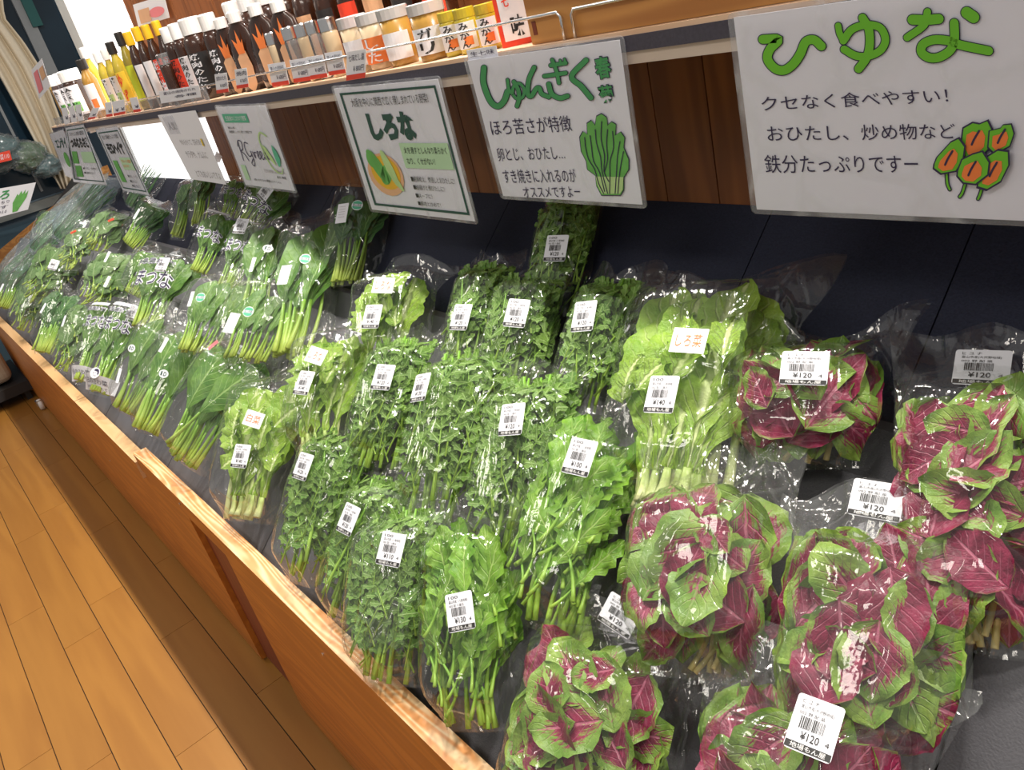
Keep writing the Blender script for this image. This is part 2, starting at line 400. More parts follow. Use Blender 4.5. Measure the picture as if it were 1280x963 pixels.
# plank row r lies between line r and r+1; F1 passes (150,963)
rnd = random.Random(4)
jr = {0: [(139, 942), (42, 735)], 1: [(79, 813)], 2: [(109, 759)], 3: [(198, 802), (20, 600)], 4: [(319, 868)], 5: []}
jr = {1: [(286, 415)], }
def jx(u, v): return at_z(u, v, FZ).x
cuts = {0: [jx(139, 942)], 1: [jx(79, 813)], 2: [jx(109, 759)], 3: [jx(198, 802)], 4: [jx(335, 858)], -1: [jx(3, 756)]}
for r in range(-12, 16):
    y0 = YF + (r-1)*DF; y1 = y0 + DF
    xs = cuts.get(r, [rnd.uniform(-1.2, .4)])
    allx = []; x = xs[0]
    while x > -7: allx.append(x); x -= .91
    x = xs[0]+.91
    while x < 2.2: allx.append(x); x += .91
    allx = sorted(allx+[-7, 2.2])
    if y0 > -.35: allx = [-7, 2.2]
    for a, b in zip(allx, allx[1:]):
        if b-a < .02: continue
        m = MB(); g = .0013; cx, cy = (a+b)/2, (y0+y1)/2; hx, hy = (b-a)/2-g*.6, DF/2-g
        m.box(-hx, -hy, -.012, hx, hy, 0)
        o = m.build('plank', MT['floorwood'], fl); o.location = (cx, cy, FZ)

# ------------------------------------------------------------------ back wall
WY = .22
wb = empty('wall_back'); tag(wb, 'reddish cedar plank wall behind the produce stand', kind='structure')
x = at_y(815, 120, WY).x; pw = .107
xs = []; k = x
while k > -1.62: k -= pw
x_left = k
while k < 2.2:
    m = MB(); a = k+.0012; b = k+pw-.0012
    m.box(0, 0, 0, b-a, .014, 1.1 if b > -1.9 else .9)
    # small chamfer groove on each side
    o = m.build('plank', MT['wall_wood'], wb); o.location = (a, WY, -.40)
    k += pw
m = MB(); m.box(x_left, WY+.012, -.4, 2.3, WY+.03, .75); m.build('backing', MT['gap'], wb)
m = MB()
for i in range(4): m.box(x_left-.36+i*.09, WY, .02, x_left-.36+i*.09+.0875, WY+.014, .74)
m.build('upper_planking', MT['wall_wood'], wb)
# lit white panel beyond the wood
ww = MB(); ww.box(-2.79, WY, -.5, x_left-.002, WY+.02, 0.02); ww.box(-2.79, WY, .02, x_left-.365, WY+.02, .75)
o = ww.build('wall_back_lit', MT['whitewall']); tag(o, 'bright backlit white panel behind the left end of the bottle shelf', kind='structure')
o = MB(); o.box(-2.93, WY-.01, -.5, -2.792, WY+.03, .75); o = o.build('trim_1', MT['frame_pale']); tag(o, 'pale vertical frame beside the lit white panel', kind='structure')
o = MB(); o.box(-3.0, WY+.0, -.5, -2.932, WY+.03, .75); o = o.build('trim_2', MT['glass_dark']); tag(o, 'dark vertical strip left of the pale frame', kind='structure')

# ------------------------------------------------------------------ window at the far left
XW = -5.3
wn = empty('window_1'); tag(wn, 'dark dusk window with grey frame at the far left', kind='structure')
m = MB(); m.box(XW-.02, -1.4, -.46, XW, .9, 1.3); m.build('pane', MT['glass_dark'], wn)
m = MB()
a = at_x(37, 254, XW); b = at_x(19, 272, XW)
m.box(XW-.01, -1.5, b.z, XW+.05, 1.0, a.z); m.build('sill', MT['sillm'], wn)
m = MB(); q = at_x(45, 225, XW); m.box(XW, q.y-.008, -.42, XW+.02, q.y+.008, .35); m.build('mullion', MT['frame_grey'], wn)
for (u0, u1, mt) in ((13, 30, 'frame_grey'),):
    m = MB(); y0 = at_x(u0, 0, XW).y; y1 = at_x(u1, 0, XW).y; m.box(XW, y0, -.42, XW+.03, y1, 1.3); m.build('frame_post', MT[mt], wn)
m = MB(); y0 = at_x(26, 0, XW+.05).y; y1 = at_x(40, 0, XW+.05).y; m.box(XW+.03, y0, at_x(46, 33, XW+.05).z, XW+.05, y1, 1.3); m.build('teal_patch', MT['teal'], wn)  # added piece for the teal colour showing in the glass, no blind hangs here
o = MB(); o.box(XW-.03, -3.2, FZ, XW-.0, 1.0, -.46); o = o.build('wall_left', simple('blue_grey_wall', (.12, .17, .22), .7)); tag(o, 'blue grey wall below the dark window', kind='structure')
# produce shelf seen in the dusk beyond
rr = random.Random(3)
# curtain
def curtain():
    m = MB(); nu, nv = 40, 26
    L0 = [(-60, -20), (-45, 20), (-25, 55), (-2, 92), (18, 128), (38, 166), (57, 202), (76, 236)]
    L1 = [(2, -20), (6, 22), (30, 52), (48, 80), (62, 112), (76, 150), (86, 196), (90, 236)]
    k = m.add([(0, 0, 0)]*0)
    for j in range(nv+1):
        t = j/nv*(len(L0)-1); i = min(int(t), len(L0)-2); f = t-i
        p0 = (L0[i][0]*(1-f)+L0[i+1][0]*f, L0[i][1]*(1-f)+L0[i+1][1]*f)
        p1 = (L1[i][0]*(1-f)+L1[i+1][0]*f, L1[i][1]*(1-f)+L1[i+1][1]*f)
        if j < 5:
            pass
        for q in range(nu+1):
            s = q/nu; X = XW+.22+.035*math.sin(s*19+j*.05)+.012*math.sin(s*41)
            m.add([at_x(p0[0]*(1-s)+p1[0]*s, p0[1]*(1-s)+p1[1]*s, X)])
    for j in range(nv):
        for q in range(nu):
            a = j*(nu+1)+q; m.face((a, a+1, a+nu+2, a+nu+1))
    return m
o = curtain().build('curtain', MT['curtain'], None, True); tag(o, 'cream gathered curtain hanging beside the dark window', 'curtain')
md = o.modifiers.new('thick', 'SOLIDIFY'); md.thickness = .004

# ------------------------------------------------------------------ display stand
st = empty('display_stand', Matrix.Translation((0, 0, 0)))
tag(st, 'long pine fronted produce stand with grey stepped trays full of bagged greens', 'display stand')
YB = -.552; ZB = -.818; TB = .037; XJ = at_y(150, 537, YB).x
m = MB(); m.box(XJ, YB, ZB-.055, 1.9, YB+TB, ZB, 0)
for i, f in enumerate(m.f):
    if i == 2: m.mi[i] = 1
o = m.build('front_board', [MT['board_top'], MT['board_face_shaded']], st)
# left board sits a little lower and further out
za = -.8454
m = MB(); m.box(-4.5, YB-.006, za-.055, XJ-.001, YB+TB-.006, za, 0); m.mi[2] = 1
o = m.build('front_board', [wood('plain_pine_edge', (.80, .52, .27), (.70, .40, .17), 'X', 1.0, .45, .3, .08, .6, rnd=False), MT['board_face_shaded']], st)
m = MB(); m.box(-1.85, YB-.0065, za-.03, -1.848, YB+TB-.0055, za+.0006); m.build('board_joint', MT['board_dark'], st)
# front panels below the boards
def panel(x0, x1, mt, dy=.004, zt=ZB-.055):
    m = MB(); m.box(x0+.001, YB+dy, FZ+.012, x1-.001, YB+dy+.02, zt); m.build('front_panel', MT[mt], st)
sx0 = at_y(228, 645, YB).x; sx1 = at_y(263, 668, YB).x
sx0, sx1 = at_y(310, 795, YB).x-.0, at_y(330, 795, YB).x+.015
panel(sx1, 1.9, 'board_face_shaded', .002); panel(sx0, sx1, 'board_dark', .018); panel(-1.1, sx0, 'board_face_shaded', .004)
panel(-2.5, -1.1, 'board_face_shaded', .006, za-.055); panel(-4.5, -2.5, 'board_face_shaded', .006, za-.055)
for (u, v) in ((225, 630), (404, 818), (135+5, 575)):
    q = at_y(u, v, YB); m = MB(); m.lathe([(.0035, 0), (.0035, .0015), (.001, .002)], 10)
    o = m.build('screw', MT['chrome'], st); o.matrix_basis = Matrix.Translation((q.x, YB-.0005 if u > 200 else YB-.007, q.z))@Matrix.Rotation(math.pi/2, 4, 'X')
# trays: three stepped rows of grey plastic
PR1 = [(-.514, -.875), (-.335, -.724), (-.19, -.562), (-.172, -.562), (-.172, -.59)]
PR2 = [(-.172, -.588), (-.055, -.53), (-.03, -.4735), (-.012, -.4735), (-.012, -.492)]
PR3 = [(-.012, -.490), (.12, -.3826)]
PR4 = [(.12, -.3826), (WY-.001, -.301)]
def extr(prof, x0, x1, th, name, mt, lip=0):
    m = MB(); n = len(prof)
    a = m.add([(x0, y, z) for y, z in prof]+[(x0, y, z-th) for y, z in prof]+[(x1, y, z) for y, z in prof]+[(x1, y, z-th) for y, z in prof])
    for i in range(n-1):
        m.face((a+i, a+2*n+i, a+2*n+i+1, a+i+1)); m.face((a+n+i, a+n+i+1, a+3*n+i+1, a+3*n+i)); 
        m.face((a+i, a+i+1, a+n+i+1, a+n+i)); m.face((a+2*n+i, a+3*n+i, a+3*n+i+1, a+2*n+i+1))
    m.face((a, a+n, a+3*n, a+2*n)); m.face((a+n-1, a+3*n-1, a+4*n-1, a+2*n-1))
    if lip:   # low divider walls at the tray ends
        for xx in (x0, x1-.006):
            for i in range(n-3):
                (ya, za_), (yb, zb_) = prof[i], prof[i+1]
                m.poly([(xx, ya, za_), (xx, yb, zb_), (xx, yb, zb_+lip), (xx, ya, za_+lip)])
                m.poly([(xx+.006, ya, za_), (xx+.006, ya, za_+lip), (xx+.006, yb, zb_+lip), (xx+.006, yb, zb_)])
                m.poly([(xx, ya, za_+lip), (xx, yb, zb_+lip), (xx+.006, yb, zb_+lip), (xx+.006, ya, za_+lip)])
    return m.build(name, MT[mt], st)
tx = [1.85]+[at_y(1210, 800, -.215).x-.66*i for i in range(8)]+[-4.4]
for b, a in zip(tx, tx[1:]):
    extr(PR1, a+.002, b-.002, .01, 'tray', 'tray', 0)
    extr(PR2, a+.002, b-.002, .01, 'tray', 'tray', 0)
nx = [1.9, at_y(1190, 340, .15).x, at_y(935, 290, .15).x, at_y(617, 285, .15).x, -.9, -1.6, -2.3, -3.0, -3.8]
for b, a in zip(nx, nx[1:]):
    extr(PR3, a+.001, b-.001, .006, 'liner_panel', 'navy'); extr(PR4, a+.001, b-.001, .006, 'liner_panel', 'navy')
m = MB()
for (ya, za_), (yb, zb_) in zip(PR1[:3]+PR2[:3]+PR3[1:]+[(WY-.002, -.31)], PR1[1:3]+PR2[:3]+PR3[1:]+[(WY-.002, -.31)]): m.poly([(-4.4, ya, za_-.025), (1.88, ya, za_-.025), (1.88, yb, zb_-.025), (-4.4, yb, zb_-.025)])
m.build('leak_backing', MT['blackp'], st)  # hidden dark sheet added to stop light leaking through tray seams
# far end panel
m = MB()
def rp(u, v, off):
    n_ = Vector((0, -.605, .796)); p0 = Vector((0, -.514, -.86))+n_*off; d = ray(u, v); return CP+d*(n_.dot(p0-CP)/n_.dot(d))
P = [rp(0, 312, .06), rp(60, 262, .06), rp(105, 230, .06)]; P.insert(0, P[0]+(P[0]-P[1])*.35); P.append(P[-1]+Vector((.1, .1, .06)))
for a, b in zip(P, P[1:]):
    t = Vector((-.018, .03, 0))
    k = m.add([a, b, b+t, a+t, a+Vector((0, 0, -.5)), b+Vector((0, 0, -.5)), b+t+Vector((0, 0, -.5)), a+t+Vector((0, 0, -.5))])
    for f in ((0, 1, 2, 3), (0, 4, 5, 1), (3, 2, 6, 7), (4, 7, 6, 5), (0, 3, 7, 4), (1, 5, 6, 2)): m.face([k+i for i in f])
m.build('end_panel', MT['crate_wood'], st)
m = MB(); m.tube([(-1.0, .11, FZ), (-1.0, .11, -.45)], .02, 8); m.tube([(1.2, .11, FZ), (1.2, .11, -.45)], .02, 8); m.build('rear_legs', MT['blackp'], st)
# caster wheel at the far end
q = at_z(52, 508, FZ+.02)
cw = empty('caster', Matrix.Translation((q.x, q.y, FZ))); cw.parent = st
m = MB(); m.lathe([(.012, -.012), (.030, -.011), (.032, -.004), (.032, .004), (.030, .011), (.012, .012)], 20)
m.v = [Matrix.Rotation(math.pi/2, 4, 'X') @ v + Vector((0, 0, .032)) for v in m.v]
m.build('wheel', MT['white'], cw, True)
m = MB(); m.box(-.02, -.018, .05, .02, .018, .06); m.box(-.012, -.018, .025, .012, -.015, .055); m.box(-.012, .015, .025, .012, .018, .055); m.build('fork', MT['chrome'], cw)

# ------------------------------------------------------------------ shelf above
sh = empty('bottle_shelf'); tag(sh, 'long wooden shelf with slate fascia carrying bottles above the stand', 'shelf')
SX0, SX1 = -3.08, 2.2
m = MB(); m.box(SX0, 0.0, -.006, SX1, WY-.001, 0); m.build('shelf_board', MT['shelf_wood'], sh)
m = MB(); m.box(SX0, -.001, -.025, SX1, .006, -.006); m.build('fascia', MT['fascia'], sh)
m = MB(); m.box(SX0+.02, .004, -.0405, SX1, .022, -.025); m.build('pale_batten', MT['pale_rail'], sh)
for x in (-2.5, -.2, 1.3):
    m = MB(); m.box(x-.01, .02, -.05, x+.01, WY-.001, -.025); m.build('bracket', MT['pale_rail'], sh)
# guard rails
def rail(name_, pts, r=.0022):
    m = MB(); m.tube(pts, r, 8); return m.build(name_, MT['chrome'], None, True)
xa, xb = at_y(190, 120, 0).x, at_y(696, 20, 0).x
yr = .006
r1 = rail('guard_rail', [(-1.9, yr, .036), (xb-.006, yr, .036), (xb, yr, .030), (xb, yr, .0)]); tag(r1, 'long chrome wire guard rail in front of the bottles', 'guard rail')
xc = at_y(712, 30, 0).x
r2 = rail('guard_rail', [(xc, yr, 0), (xc, yr, .030), (xc+.006, yr, .036), (1.5, yr, .036)]); tag(r2, 'chrome wire guard rail in front of the wooden box', 'guard rail')
# wooden box on the shelf
bx0 = at_y(664, 48, .012).x; 
bxo = empty('wooden_box', Matrix.Translation((bx0, .012, .0005)))
tag(bxo, 'orange pine wooden box standing on the shelf above the handwritten signs', 'box')
m = MB(); m.box(0, 0, 0, 1.0, .012, .13); m.build('front_board', MT['crate_wood'], bxo)
m = MB(); m.box(0, .0125, 0, .012, .115, .13); m.build('end_board', MT['crate_wood'], bxo)
m = MB(); m.box(.988, .0125, 0, 1.0, .115, .13); m.build('end_board', MT['crate_wood'], bxo)
m = MB(); m.box(.0125, .0125, 0, .9875, .115, .008); m.build('base_board', MT['crate_wood'], bxo)
m = MB(); m.box(0, .1155, 0, 1.0, .1255, .13); m.build('rear_board', MT['crate_wood'], bxo)
m = MB(); m.box(.008, -.0008, .012, .016, .0002, .03); m.build('slot', MT['board_dark'], bxo)

# ------------------------------------------------------------------ leaf and stalk meshes (shared between copies)
def sstep(x, a, b):
    t = max(0., min(1., (x-a)/(b-a))); return t*t*(3-2*t)
def blade(Lf, Wf, prof, nv, nu, cup=.2, bend=.3, ruf=0., rn=5, lob=0., ln=6, pet=0., pr=.0022, seed=0, twist=.0, pflat=1.0):
    rd = random.Random(seed); m = MB(); ph = rd.uniform(0, 6); ph2 = rd.uniform(0, 6)
    if pet:
        m.tube([(math.sin(ph)*.004*(1-i/4), -pet*(1-i/4), -.004*math.sin(i/4*3.1)) for i in range(5)], [pr*1.5, pr*1.3, pr*1.1, pr, pr*.8], 6, 1, rz=pflat)
    rows = []
    for i in range(nv+1):
        v = i/nv; hwid = Wf/2*prof(v)
        lb = 1-lob*(.5-.5*math.cos(v*ln*2*math.pi)) if lob and 0.06 < v < .96 else 1
        th = bend*v; cy = Lf*(math.sin(th)/bend if bend else v); cz = -Lf*(1-math.cos(th))/bend if bend else 0
        row = []
        for j in range(-nu, nu+1):
            u = j/nu; au = abs(u); wl = hwid*(lb if au > .5 else 1)
            x = u*wl; z = cz + cup*au**1.5*hwid + ruf*au**2*math.sin(v*rn*6.28+ph+(0 if u > 0 else 2.1)) + ruf*.3*math.sin(v*rn*13+u*5+ph2)
            y = cy + au*hwid*.25*(1-v)*2*v
            x, z = x*math.cos(twist*v)-z*math.sin(twist*v)*0, z + x*math.sin(twist*v)
            row.append(Vector((x, y, z)))
        rows.append(m.add(row))
    w_ = 2*nu+1
    for i in range(nv):
        for j in range(w_-1):
            a = rows[i]+j; b = rows[i+1]+j
            m.face((a, a+1, b+1, b), ((j/(w_-1), i/nv), ((j+1)/(w_-1), i/nv), ((j+1)/(w_-1), (i+1)/nv), (j/(w_-1), (i+1)/nv)), 0)
    return m
ov = lambda v: (math.sin(math.pi*min(1, v**.75)))**.62 if 0 < v < 1 else 0.03     # oval, widest below the middle
sp_ = lambda v: max(.04, math.sin(math.pi*(v**1.35)))**.6 if 0 < v < 1 else 0.04          # spoon, widest above the middle
sh_ = lambda v: (.13+.87*sstep(v, .04, .55))*(max(.02, 1-max(0, (v-.55)/.45)**2.6))**.5
st_ = lambda v: max(.05, (1-v)**.5*min(1, v*8+.5))
def fern(Lf, Wf, seed, pairs=6, pet=.02):
    rd = random.Random(seed); m = MB(); 
    m.tube([(0, -pet, 0), (0, Lf*.5, -.002), (0, Lf*.95, -.004)], [.0016, .0012, .0006], 5, 1)
    def lobe(bx, by, ang, ln, wd, sgn):
        c, s = math.cos(ang), math.sin(ang); z0 = -.002; dz = rd.uniform(-.25, .35)
        shp = [(0, -.16), (.35, -.26), (.55, -.62), (.72, -.34), (.95, -.42), (1.05, 0), (.9, .42), (.7, .30), (.5, .6), (.3, .24), (0, .16)]
        pts = []; uvs = []
        for a, b in shp:
            lx, ly = a*ln, b*wd
            pts.append((bx+sgn*(lx*c)-ly*s*sgn*1.0, by+lx*s+ly*c, z0+a*a*ln*dz+abs(b)*wd*.35)); uvs.append((.5+.45*b, .2+.7*a))
        k = m.add(pts); 
        idx = list(range(k, k+len(pts)))
        cen = m.add([(bx+sgn*.5*ln*c, by+.5*ln*s, z0+.25*ln*dz-.001)])
        for i in range(len(idx)):
            j = (i+1) % len(idx); f = (cen, idx[i], idx[j]) if sgn < 0 else (cen, idx[j], idx[i])
            u = ((.5, .5), uvs[i], uvs[j]) if sgn < 0 else ((.5, .5), uvs[j], uvs[i]); m.face(f, u, 0)
    for i in range(pairs):
        v = .12+.75*i/(pairs-1); sz = math.sin(math.pi*min(1, v*.8+.15))
        for sgn in (-1, 1):
            lobe(0, Lf*v, rd.uniform(.45, .85), Wf*.5*sz*rd.uniform(.8, 1.15), Wf*.22*rd.uniform(.85, 1.2), sgn)
    lobe(0, Lf*.9, math.pi/2, Wf*.4, Wf*.26, 1)
    return m
LM = {}
def reg(kind, lst): LM[kind] = lst
reg('ama', [blade(.088+.014*(i % 3), .070+.008*(i % 2), ov, 12, 5, .12+.10*(i % 3), .45 if i % 2 else -.15, .0045, 2.2, .08, 5, .0, .0014, i+1).mesh('leaf', [MT['l_ama'], MT['s_pink']], True) for i in range(6)])
reg('kom', [blade(.175+.02*(i % 2), .078+.012*(i % 3), sp_, 14, 4, .25 if i % 2 else -.25, .35, .003, 2.5, 0, 5, .115, .0042, i+20).mesh('leaf', [MT['l_kom'], MT['s_green']], True) for i in range(5)])
reg('dark', [blade(.12+.02*(i % 2), .055+.010*(i % 3), sp_, 10, 3, .3 if i % 2 else -.2, .4, .004, 2.5, .08, 5, .12, .003, i+30).mesh('leaf', [MT['l_dark'], MT['s_green']], True) for i in range(5)])
reg('pale', [blade(.085+.02*(i % 2), .050+.010*(i % 3), ov, 9, 3, .2 if i % 2 else -.15, .5, .004, 2.5, .12, 6, .05, .002, i+40).mesh('leaf', [MT['l_pale'], MT['s_green']], True) for i in range(5)])
reg('shi', [blade(.265+.02*(i % 2), .100+.014*(i % 3), sh_, 26, 5, .28 if i % 2 else -.2, .25, .0075, 3.8, .07, 13, .045, .0065, i+50, pflat=.55).mesh('leaf', [MT['l_shi'], MT['s_pale']], True) for i in range(5)])
reg('shis', [blade(.09+.02*(i % 2), .06, ov, 12, 4, .35, .7, .008, 2.5, .12, 7, .0, .003, i+60).mesh('leaf', [MT['l_shi'], MT['s_pale']], True) for i in range(4)])
reg('shu', [fern(.092+.016*(i % 3), .056+.008*(i % 2), i+70, 5).mesh('leaf', [MT['l_shu'], MT['s_shu']], True) for i in range(6)])
reg('bro', [blade(.085+.015*(i % 3), .046+.006*(i % 2), sp_, 20, 4, .3 if i % 2 else -.15, .5 if i % 2 else .1, .004, 2.2, .38, 5, .05, .0022, i+80).mesh('leaf', [MT['l_bro'], MT['s_shu']], True) for i in range(6)])
reg('leek', [blade(.42, .016+.004*(i % 2), st_, 12, 1, .6, .15*(1 if i % 2 else -1), .0, 1, 0, 1, .0, .002, i+90).mesh('leaf', [MT['l_leek'], MT['s_pale']], True) for i in range(4)])
def stalk(Lf, r, seed, mt, flat=.7):
    rd = random.Random(seed); m = MB(); a = rd.uniform(-.012, .012)
    m.tube([(a*math.sin(i/6*3), Lf*i/6, .004*math.sin(i/6*3.1+seed)) for i in range(7)], [r*1.25, r*1.15, r, r*.9, r*.85, r*.8, r*.6], 7, 0, rz=flat)
    return m.mesh('stem', [mt], True)
SMH = {'green': [stalk(.17, .0042, i, MT['s_green']) for i in range(3)], 'pale': [stalk(.17, .0075, i+5, MT['s_pale'], .6) for i in range(3)],
       'shu': [stalk(.20, .0026, i+9, MT['s_shu'], 1) for i in range(3)], 'bro': [stalk(.11, .0036, i+12, MT['s_shu'], .9) for i in range(3)],
       'pink': [stalk(.10, .0028, i+15, MT['s_pink'], 1) for i in range(3)]}
def joined(kind, n, seed, W, Lb, T, y0, y1, mats, ang=1.0, sc=1.0, lim=None):
    """dense inner foliage nobody could pick apart: one mesh"""
    rd = random.Random(seed); V = []; F = []; UVs = []; MI = []
    for q in range(n):
        me = rd.choice(LM[kind]); M = (Matrix.Translation((rd.uniform(-.40, .40)*W, rd.uniform(y0, y1)*Lb, rd.uniform(.10, .55)*T)) @
            Matrix.Rotation(rd.uniform(-ang, ang), 4, 'Z') @ Matrix.Rotation(rd.uniform(-.5, .5), 4, 'X') @ Matrix.Rotation(rd.uniform(-.9, .9), 4, 'Y') @ Matrix.Scale(sc, 4))
        k = len(V); tv = [M @ v.co for v in me.vertices]
        for p in tv:
            if lim:
                hwf, zff, ym = lim; p.y = min(max(p.y, .005), ym); h = hwf(min(1, max(0, p.y/Lb)))*.94; p.x = max(-h, min(h, p.x)); p.z = max(.001, min(p.z, zff(p.x, p.y)*.9))
        V.extend([tuple(p) for p in tv]); ul = me.uv_layers[0].data
        for p in me.polygons:
            F.append(tuple(k+i for i in p.vertices)); MI.append(p.material_index)
            for li in p.loop_indices: UVs.extend(ul[li].uv)
    me = bpy.data.meshes.new('foliage'); me.from_pydata(V, [], F)
    for mm in mats: me.materials.append(mm)
    me.polygons.foreach_set('material_index', MI); me.polygons.foreach_set('use_smooth', [True]*len(F))
    ul = me.uv_layers.new(name='UVMap'); ul.data.foreach_set('uv', UVs); me.update(); return me

# ------------------------------------------------------------------ bags
PN = Vector((0, -.605, .796))
def ray_plane(u, v, off):
    p0 = Vector((0, -.514, -.86)) + PN*off; d = ray(u, v); return CP + d*(PN.dot(p0-CP)/PN.dot(d))
BAGLOG = []; PENS = []
TP = [(-.9, -2.), (-.5521, -2.), (-.552, -.818), (-.515, -.818), (-.5149, -.875)]+PR1[1:4]+[(-.1719, -.588)]+PR2[1:4]+[(-.0119, -.490)]+PR3[1:]+[(.2189, -.301), (.219, 9.)]
def tray_z(y):
    for (ya, za_), (yb, zb_) in zip(TP, TP[1:]):
        if ya <= y <= yb: return za_+(zb_-za_)*(y-ya)/(yb-ya)
    return -9.
NB = [0]
def bag(kind, b, t, wpx, Lb, off, label, group, film='film', T=.05, flare=.0, free=.16, stickers=(), horn=(), n=1.0, seed=None, W=None, el=None, yaw=None, prn=None, big=None):
    if group == gM: n *= 1.5
    NB[0] += 1; seed = seed or NB[0]*7; rd = random.Random(seed)
    off0 = off; b0 = b; el0 = el
    for lift in range(9):
        off = off0+lift*.006
        k_ = -.20 if off0 >= .045 else (.05 if b0[1] > 380 and off0 <= .041 and off0 >= .029 else 0)
        b = (b0[0]+(t[0]-b0[0])*k_, b0[1]+(t[1]-b0[1])*k_)
        B = ray_plane(b[0], b[1], off); d = ray(*t).normalized()
        el = el0 or (42 if off0 < .045 else 37)
        def elev(s_): P = CP+d*s_; return math.degrees(math.asin((P.z-B.z)/(P-B).length))
        s = (B-CP).length*.8; best = None
        for i in range(600):
            s += .003
            if (CP+d*s).y < B.y: continue
            e_ = abs(elev(s)-el)+90*max(0, (CP+d*s).x-B.x-.06)+60*max(0, B.x-(CP+d*s).x-.20)
            if best is None or e_ < best[0]: best = (e_, s)
        s = best[1]
        Tp = CP+d*s; ax = (Tp-B); Ln = ax.length; Y = ax.normalized()
        yw = yaw if yaw is not None else max(.10, min(.62, .18-.42*B.x))
        PZ = PN+Vector((yw, 0, 0)); Z = (PZ-Y*PZ.dot(Y)).normalized(); X = Y.cross(Z)
        pen = 0
        for vv in (0, .1, .2, .3, .4, .5, .6, .7, .8, .9, 1):
            for uu in (-.08, 0, .08):
                p = B+Y*(vv*Ln)+X*uu-Z*.010; pen = max(pen, tray_z(p.y)-p.z)
        if pen < .002: break
    PENS.append((round(pen, 3), lift))
    M = Matrix(((X.x, Y.x, Z.x, B.x), (X.y, Y.y, Z.y, B.y), (X.z, Y.z, Z.z, B.z), (0, 0, 0, 1)))
    mid = B+ax*.5; p0 = Vector(px(mid)); p1 = Vector(px(mid+X*.01)); ay = (Vector(t)-Vector(b)).normalized()
    e = (p1-p0)/.01; perp = abs(e.x*ay.y-e.y*ay.x)
    ez = (Vector(px(mid+Z*.01))-p0)/.01; perz = abs(ez.x*ay.y-ez.y*ay.x)
    Wd = W or min(.26, 1.22*wpx/(perp+perz*.36)); T = max(.045, min(.10, Wd*.46))
    BAGLOG.append((label[:28], 'L%.2f/%.2f W%.2f el%.0f B(%.2f,%.2f,%.2f) dx%.2f' % (Ln, Lb, Wd, elev(s), B.x, B.y, B.z, Tp.x-B.x)))
    Lb = Ln; W = Wd
    vend = 1-free
    def hw(v): 
        a = W/2*(.66+.34*sstep(v, 0, .30)); return a*(1+flare*sstep(v, vend-.12, 1))
    def tp(v): return max(.0035, T*(.22+.78*sstep(v, -.02, .18))*(1-sstep(v, vend-.16, vend+.08)))
    def zf(x, y):
        v = min(1, max(0, y/Lb)); u = min(1, abs(x)/hw(v)); return tp(v)*max(0., 1-u**2.6)**.55
    root = empty('bagged_greens', M); tag(root, label, 'vegetables', group)
    # ---- film
    nu, nv = 18, 26; m = MB(); sd = seed*1.37
    def P(i, j, side):
        v = j/nv; u = -1+2*i/nu; h = hw(v); x = u*h; y = v*Lb
        z = tp(v)*max(0., 1-abs(u)**2.6)**.55
        nz = noise.noise(Vector((x*22+sd, y*9, side*3.)))*.0045+noise.noise(Vector((x*55+sd, y*30, 5.+side)))*.0022
        fl = sstep(v, vend-.08, 1)
        wave = fl*(.010*math.sin(u*3.3+sd)+.007*math.sin(u*7.1+sd*2+v*9))
        edge = 1-abs(u)**4
        y += fl*(.014*math.sin(u*4+sd*3)+.012*noise.noise(Vector((u*2.5, sd, 1))))
        x += .004*noise.noise(Vector((sd, v*6, u*2)))*(1+2*fl)
        for (sg, dx, dy, dz) in horn:
            k = max(0, 1-abs(u-sg)/1.1)**1.3*sstep(v, vend-.22, 1); x += dx*k; y += dy*k; z += dz*k
        if side > 0: z = z+nz*(.35+.65*edge)+wave+.0012*edge
        else: z = -.0035+wave-.0012*edge+nz*.3*edge
        z -= 0.012*sstep(v, .12, -.02)*0
        return (x, y, z)
    for side in (1, -1):
        k = m.add([P(i, j, side) for j in range(nv+1) for i in range(nu+1)])
        for j in range(nv):
            for i in range(nu):
                a = k+j*(nu+1)+i; q = (a, a+1, a+nu+2, a+nu+1); uvq = ((i/nu, j/nv), ((i+1)/nu, j/nv), ((i+1)/nu, (j+1)/nv), (i/nu, (j+1)/nv))
                if side < 0: q = q[::-1]; uvq = uvq[::-1]
                m.face(q, uvq)
    m.build('film', MT[film], root, True)
    # ---- contents
    def put(me, x, y, rz, fz=.8, rx=0., ry=0., sc=1., name='leaf', dz=0):
        vs = [v.co for v in me.vertices][::3]; z = None
        for it in range(7):
            if z is None: z = zf(x, y)*fz+dz
            A = Matrix.Translation((x, y, z)) @ Matrix.Rotation(rz, 4, 'Z') @ Matrix.Rotation(rx, 4, 'X') @ Matrix.Rotation(ry, 4, 'Y') @ Matrix.Scale(sc, 4)
            q = [A @ v for v in vs]; r_ = l_ = t_ = b_ = 0; ym = (vend+.02)*Lb
            for p in q:
                h = hw(min(1, max(0, p.y/Lb)))*.95
                r_ = max(r_, p.x-h); l_ = max(l_, -h-p.x); t_ = max(t_, p.y-ym); b_ = max(b_, .004-p.y)
            if max(r_, l_, t_, b_) < .002: break
            x += l_-r_; y += b_-t_; rz *= .8 if abs(rz) < 1.6 else 1
            if r_ > .002 and l_ > .002: sc *= .92; rz *= .7
            if b_ > .002 and t_ > .002: sc *= .93
        over = 0; low = 9
        for p in q: over = max(over, p.z-zf(p.x, p.y)*.97-.001); low = min(low, p.z)
        if over > 0: A = Matrix.Translation((0, 0, -min(over*.75, max(0, low)+.006))) @ A
        obj(name, me, root, A)
    U = rd.uniform
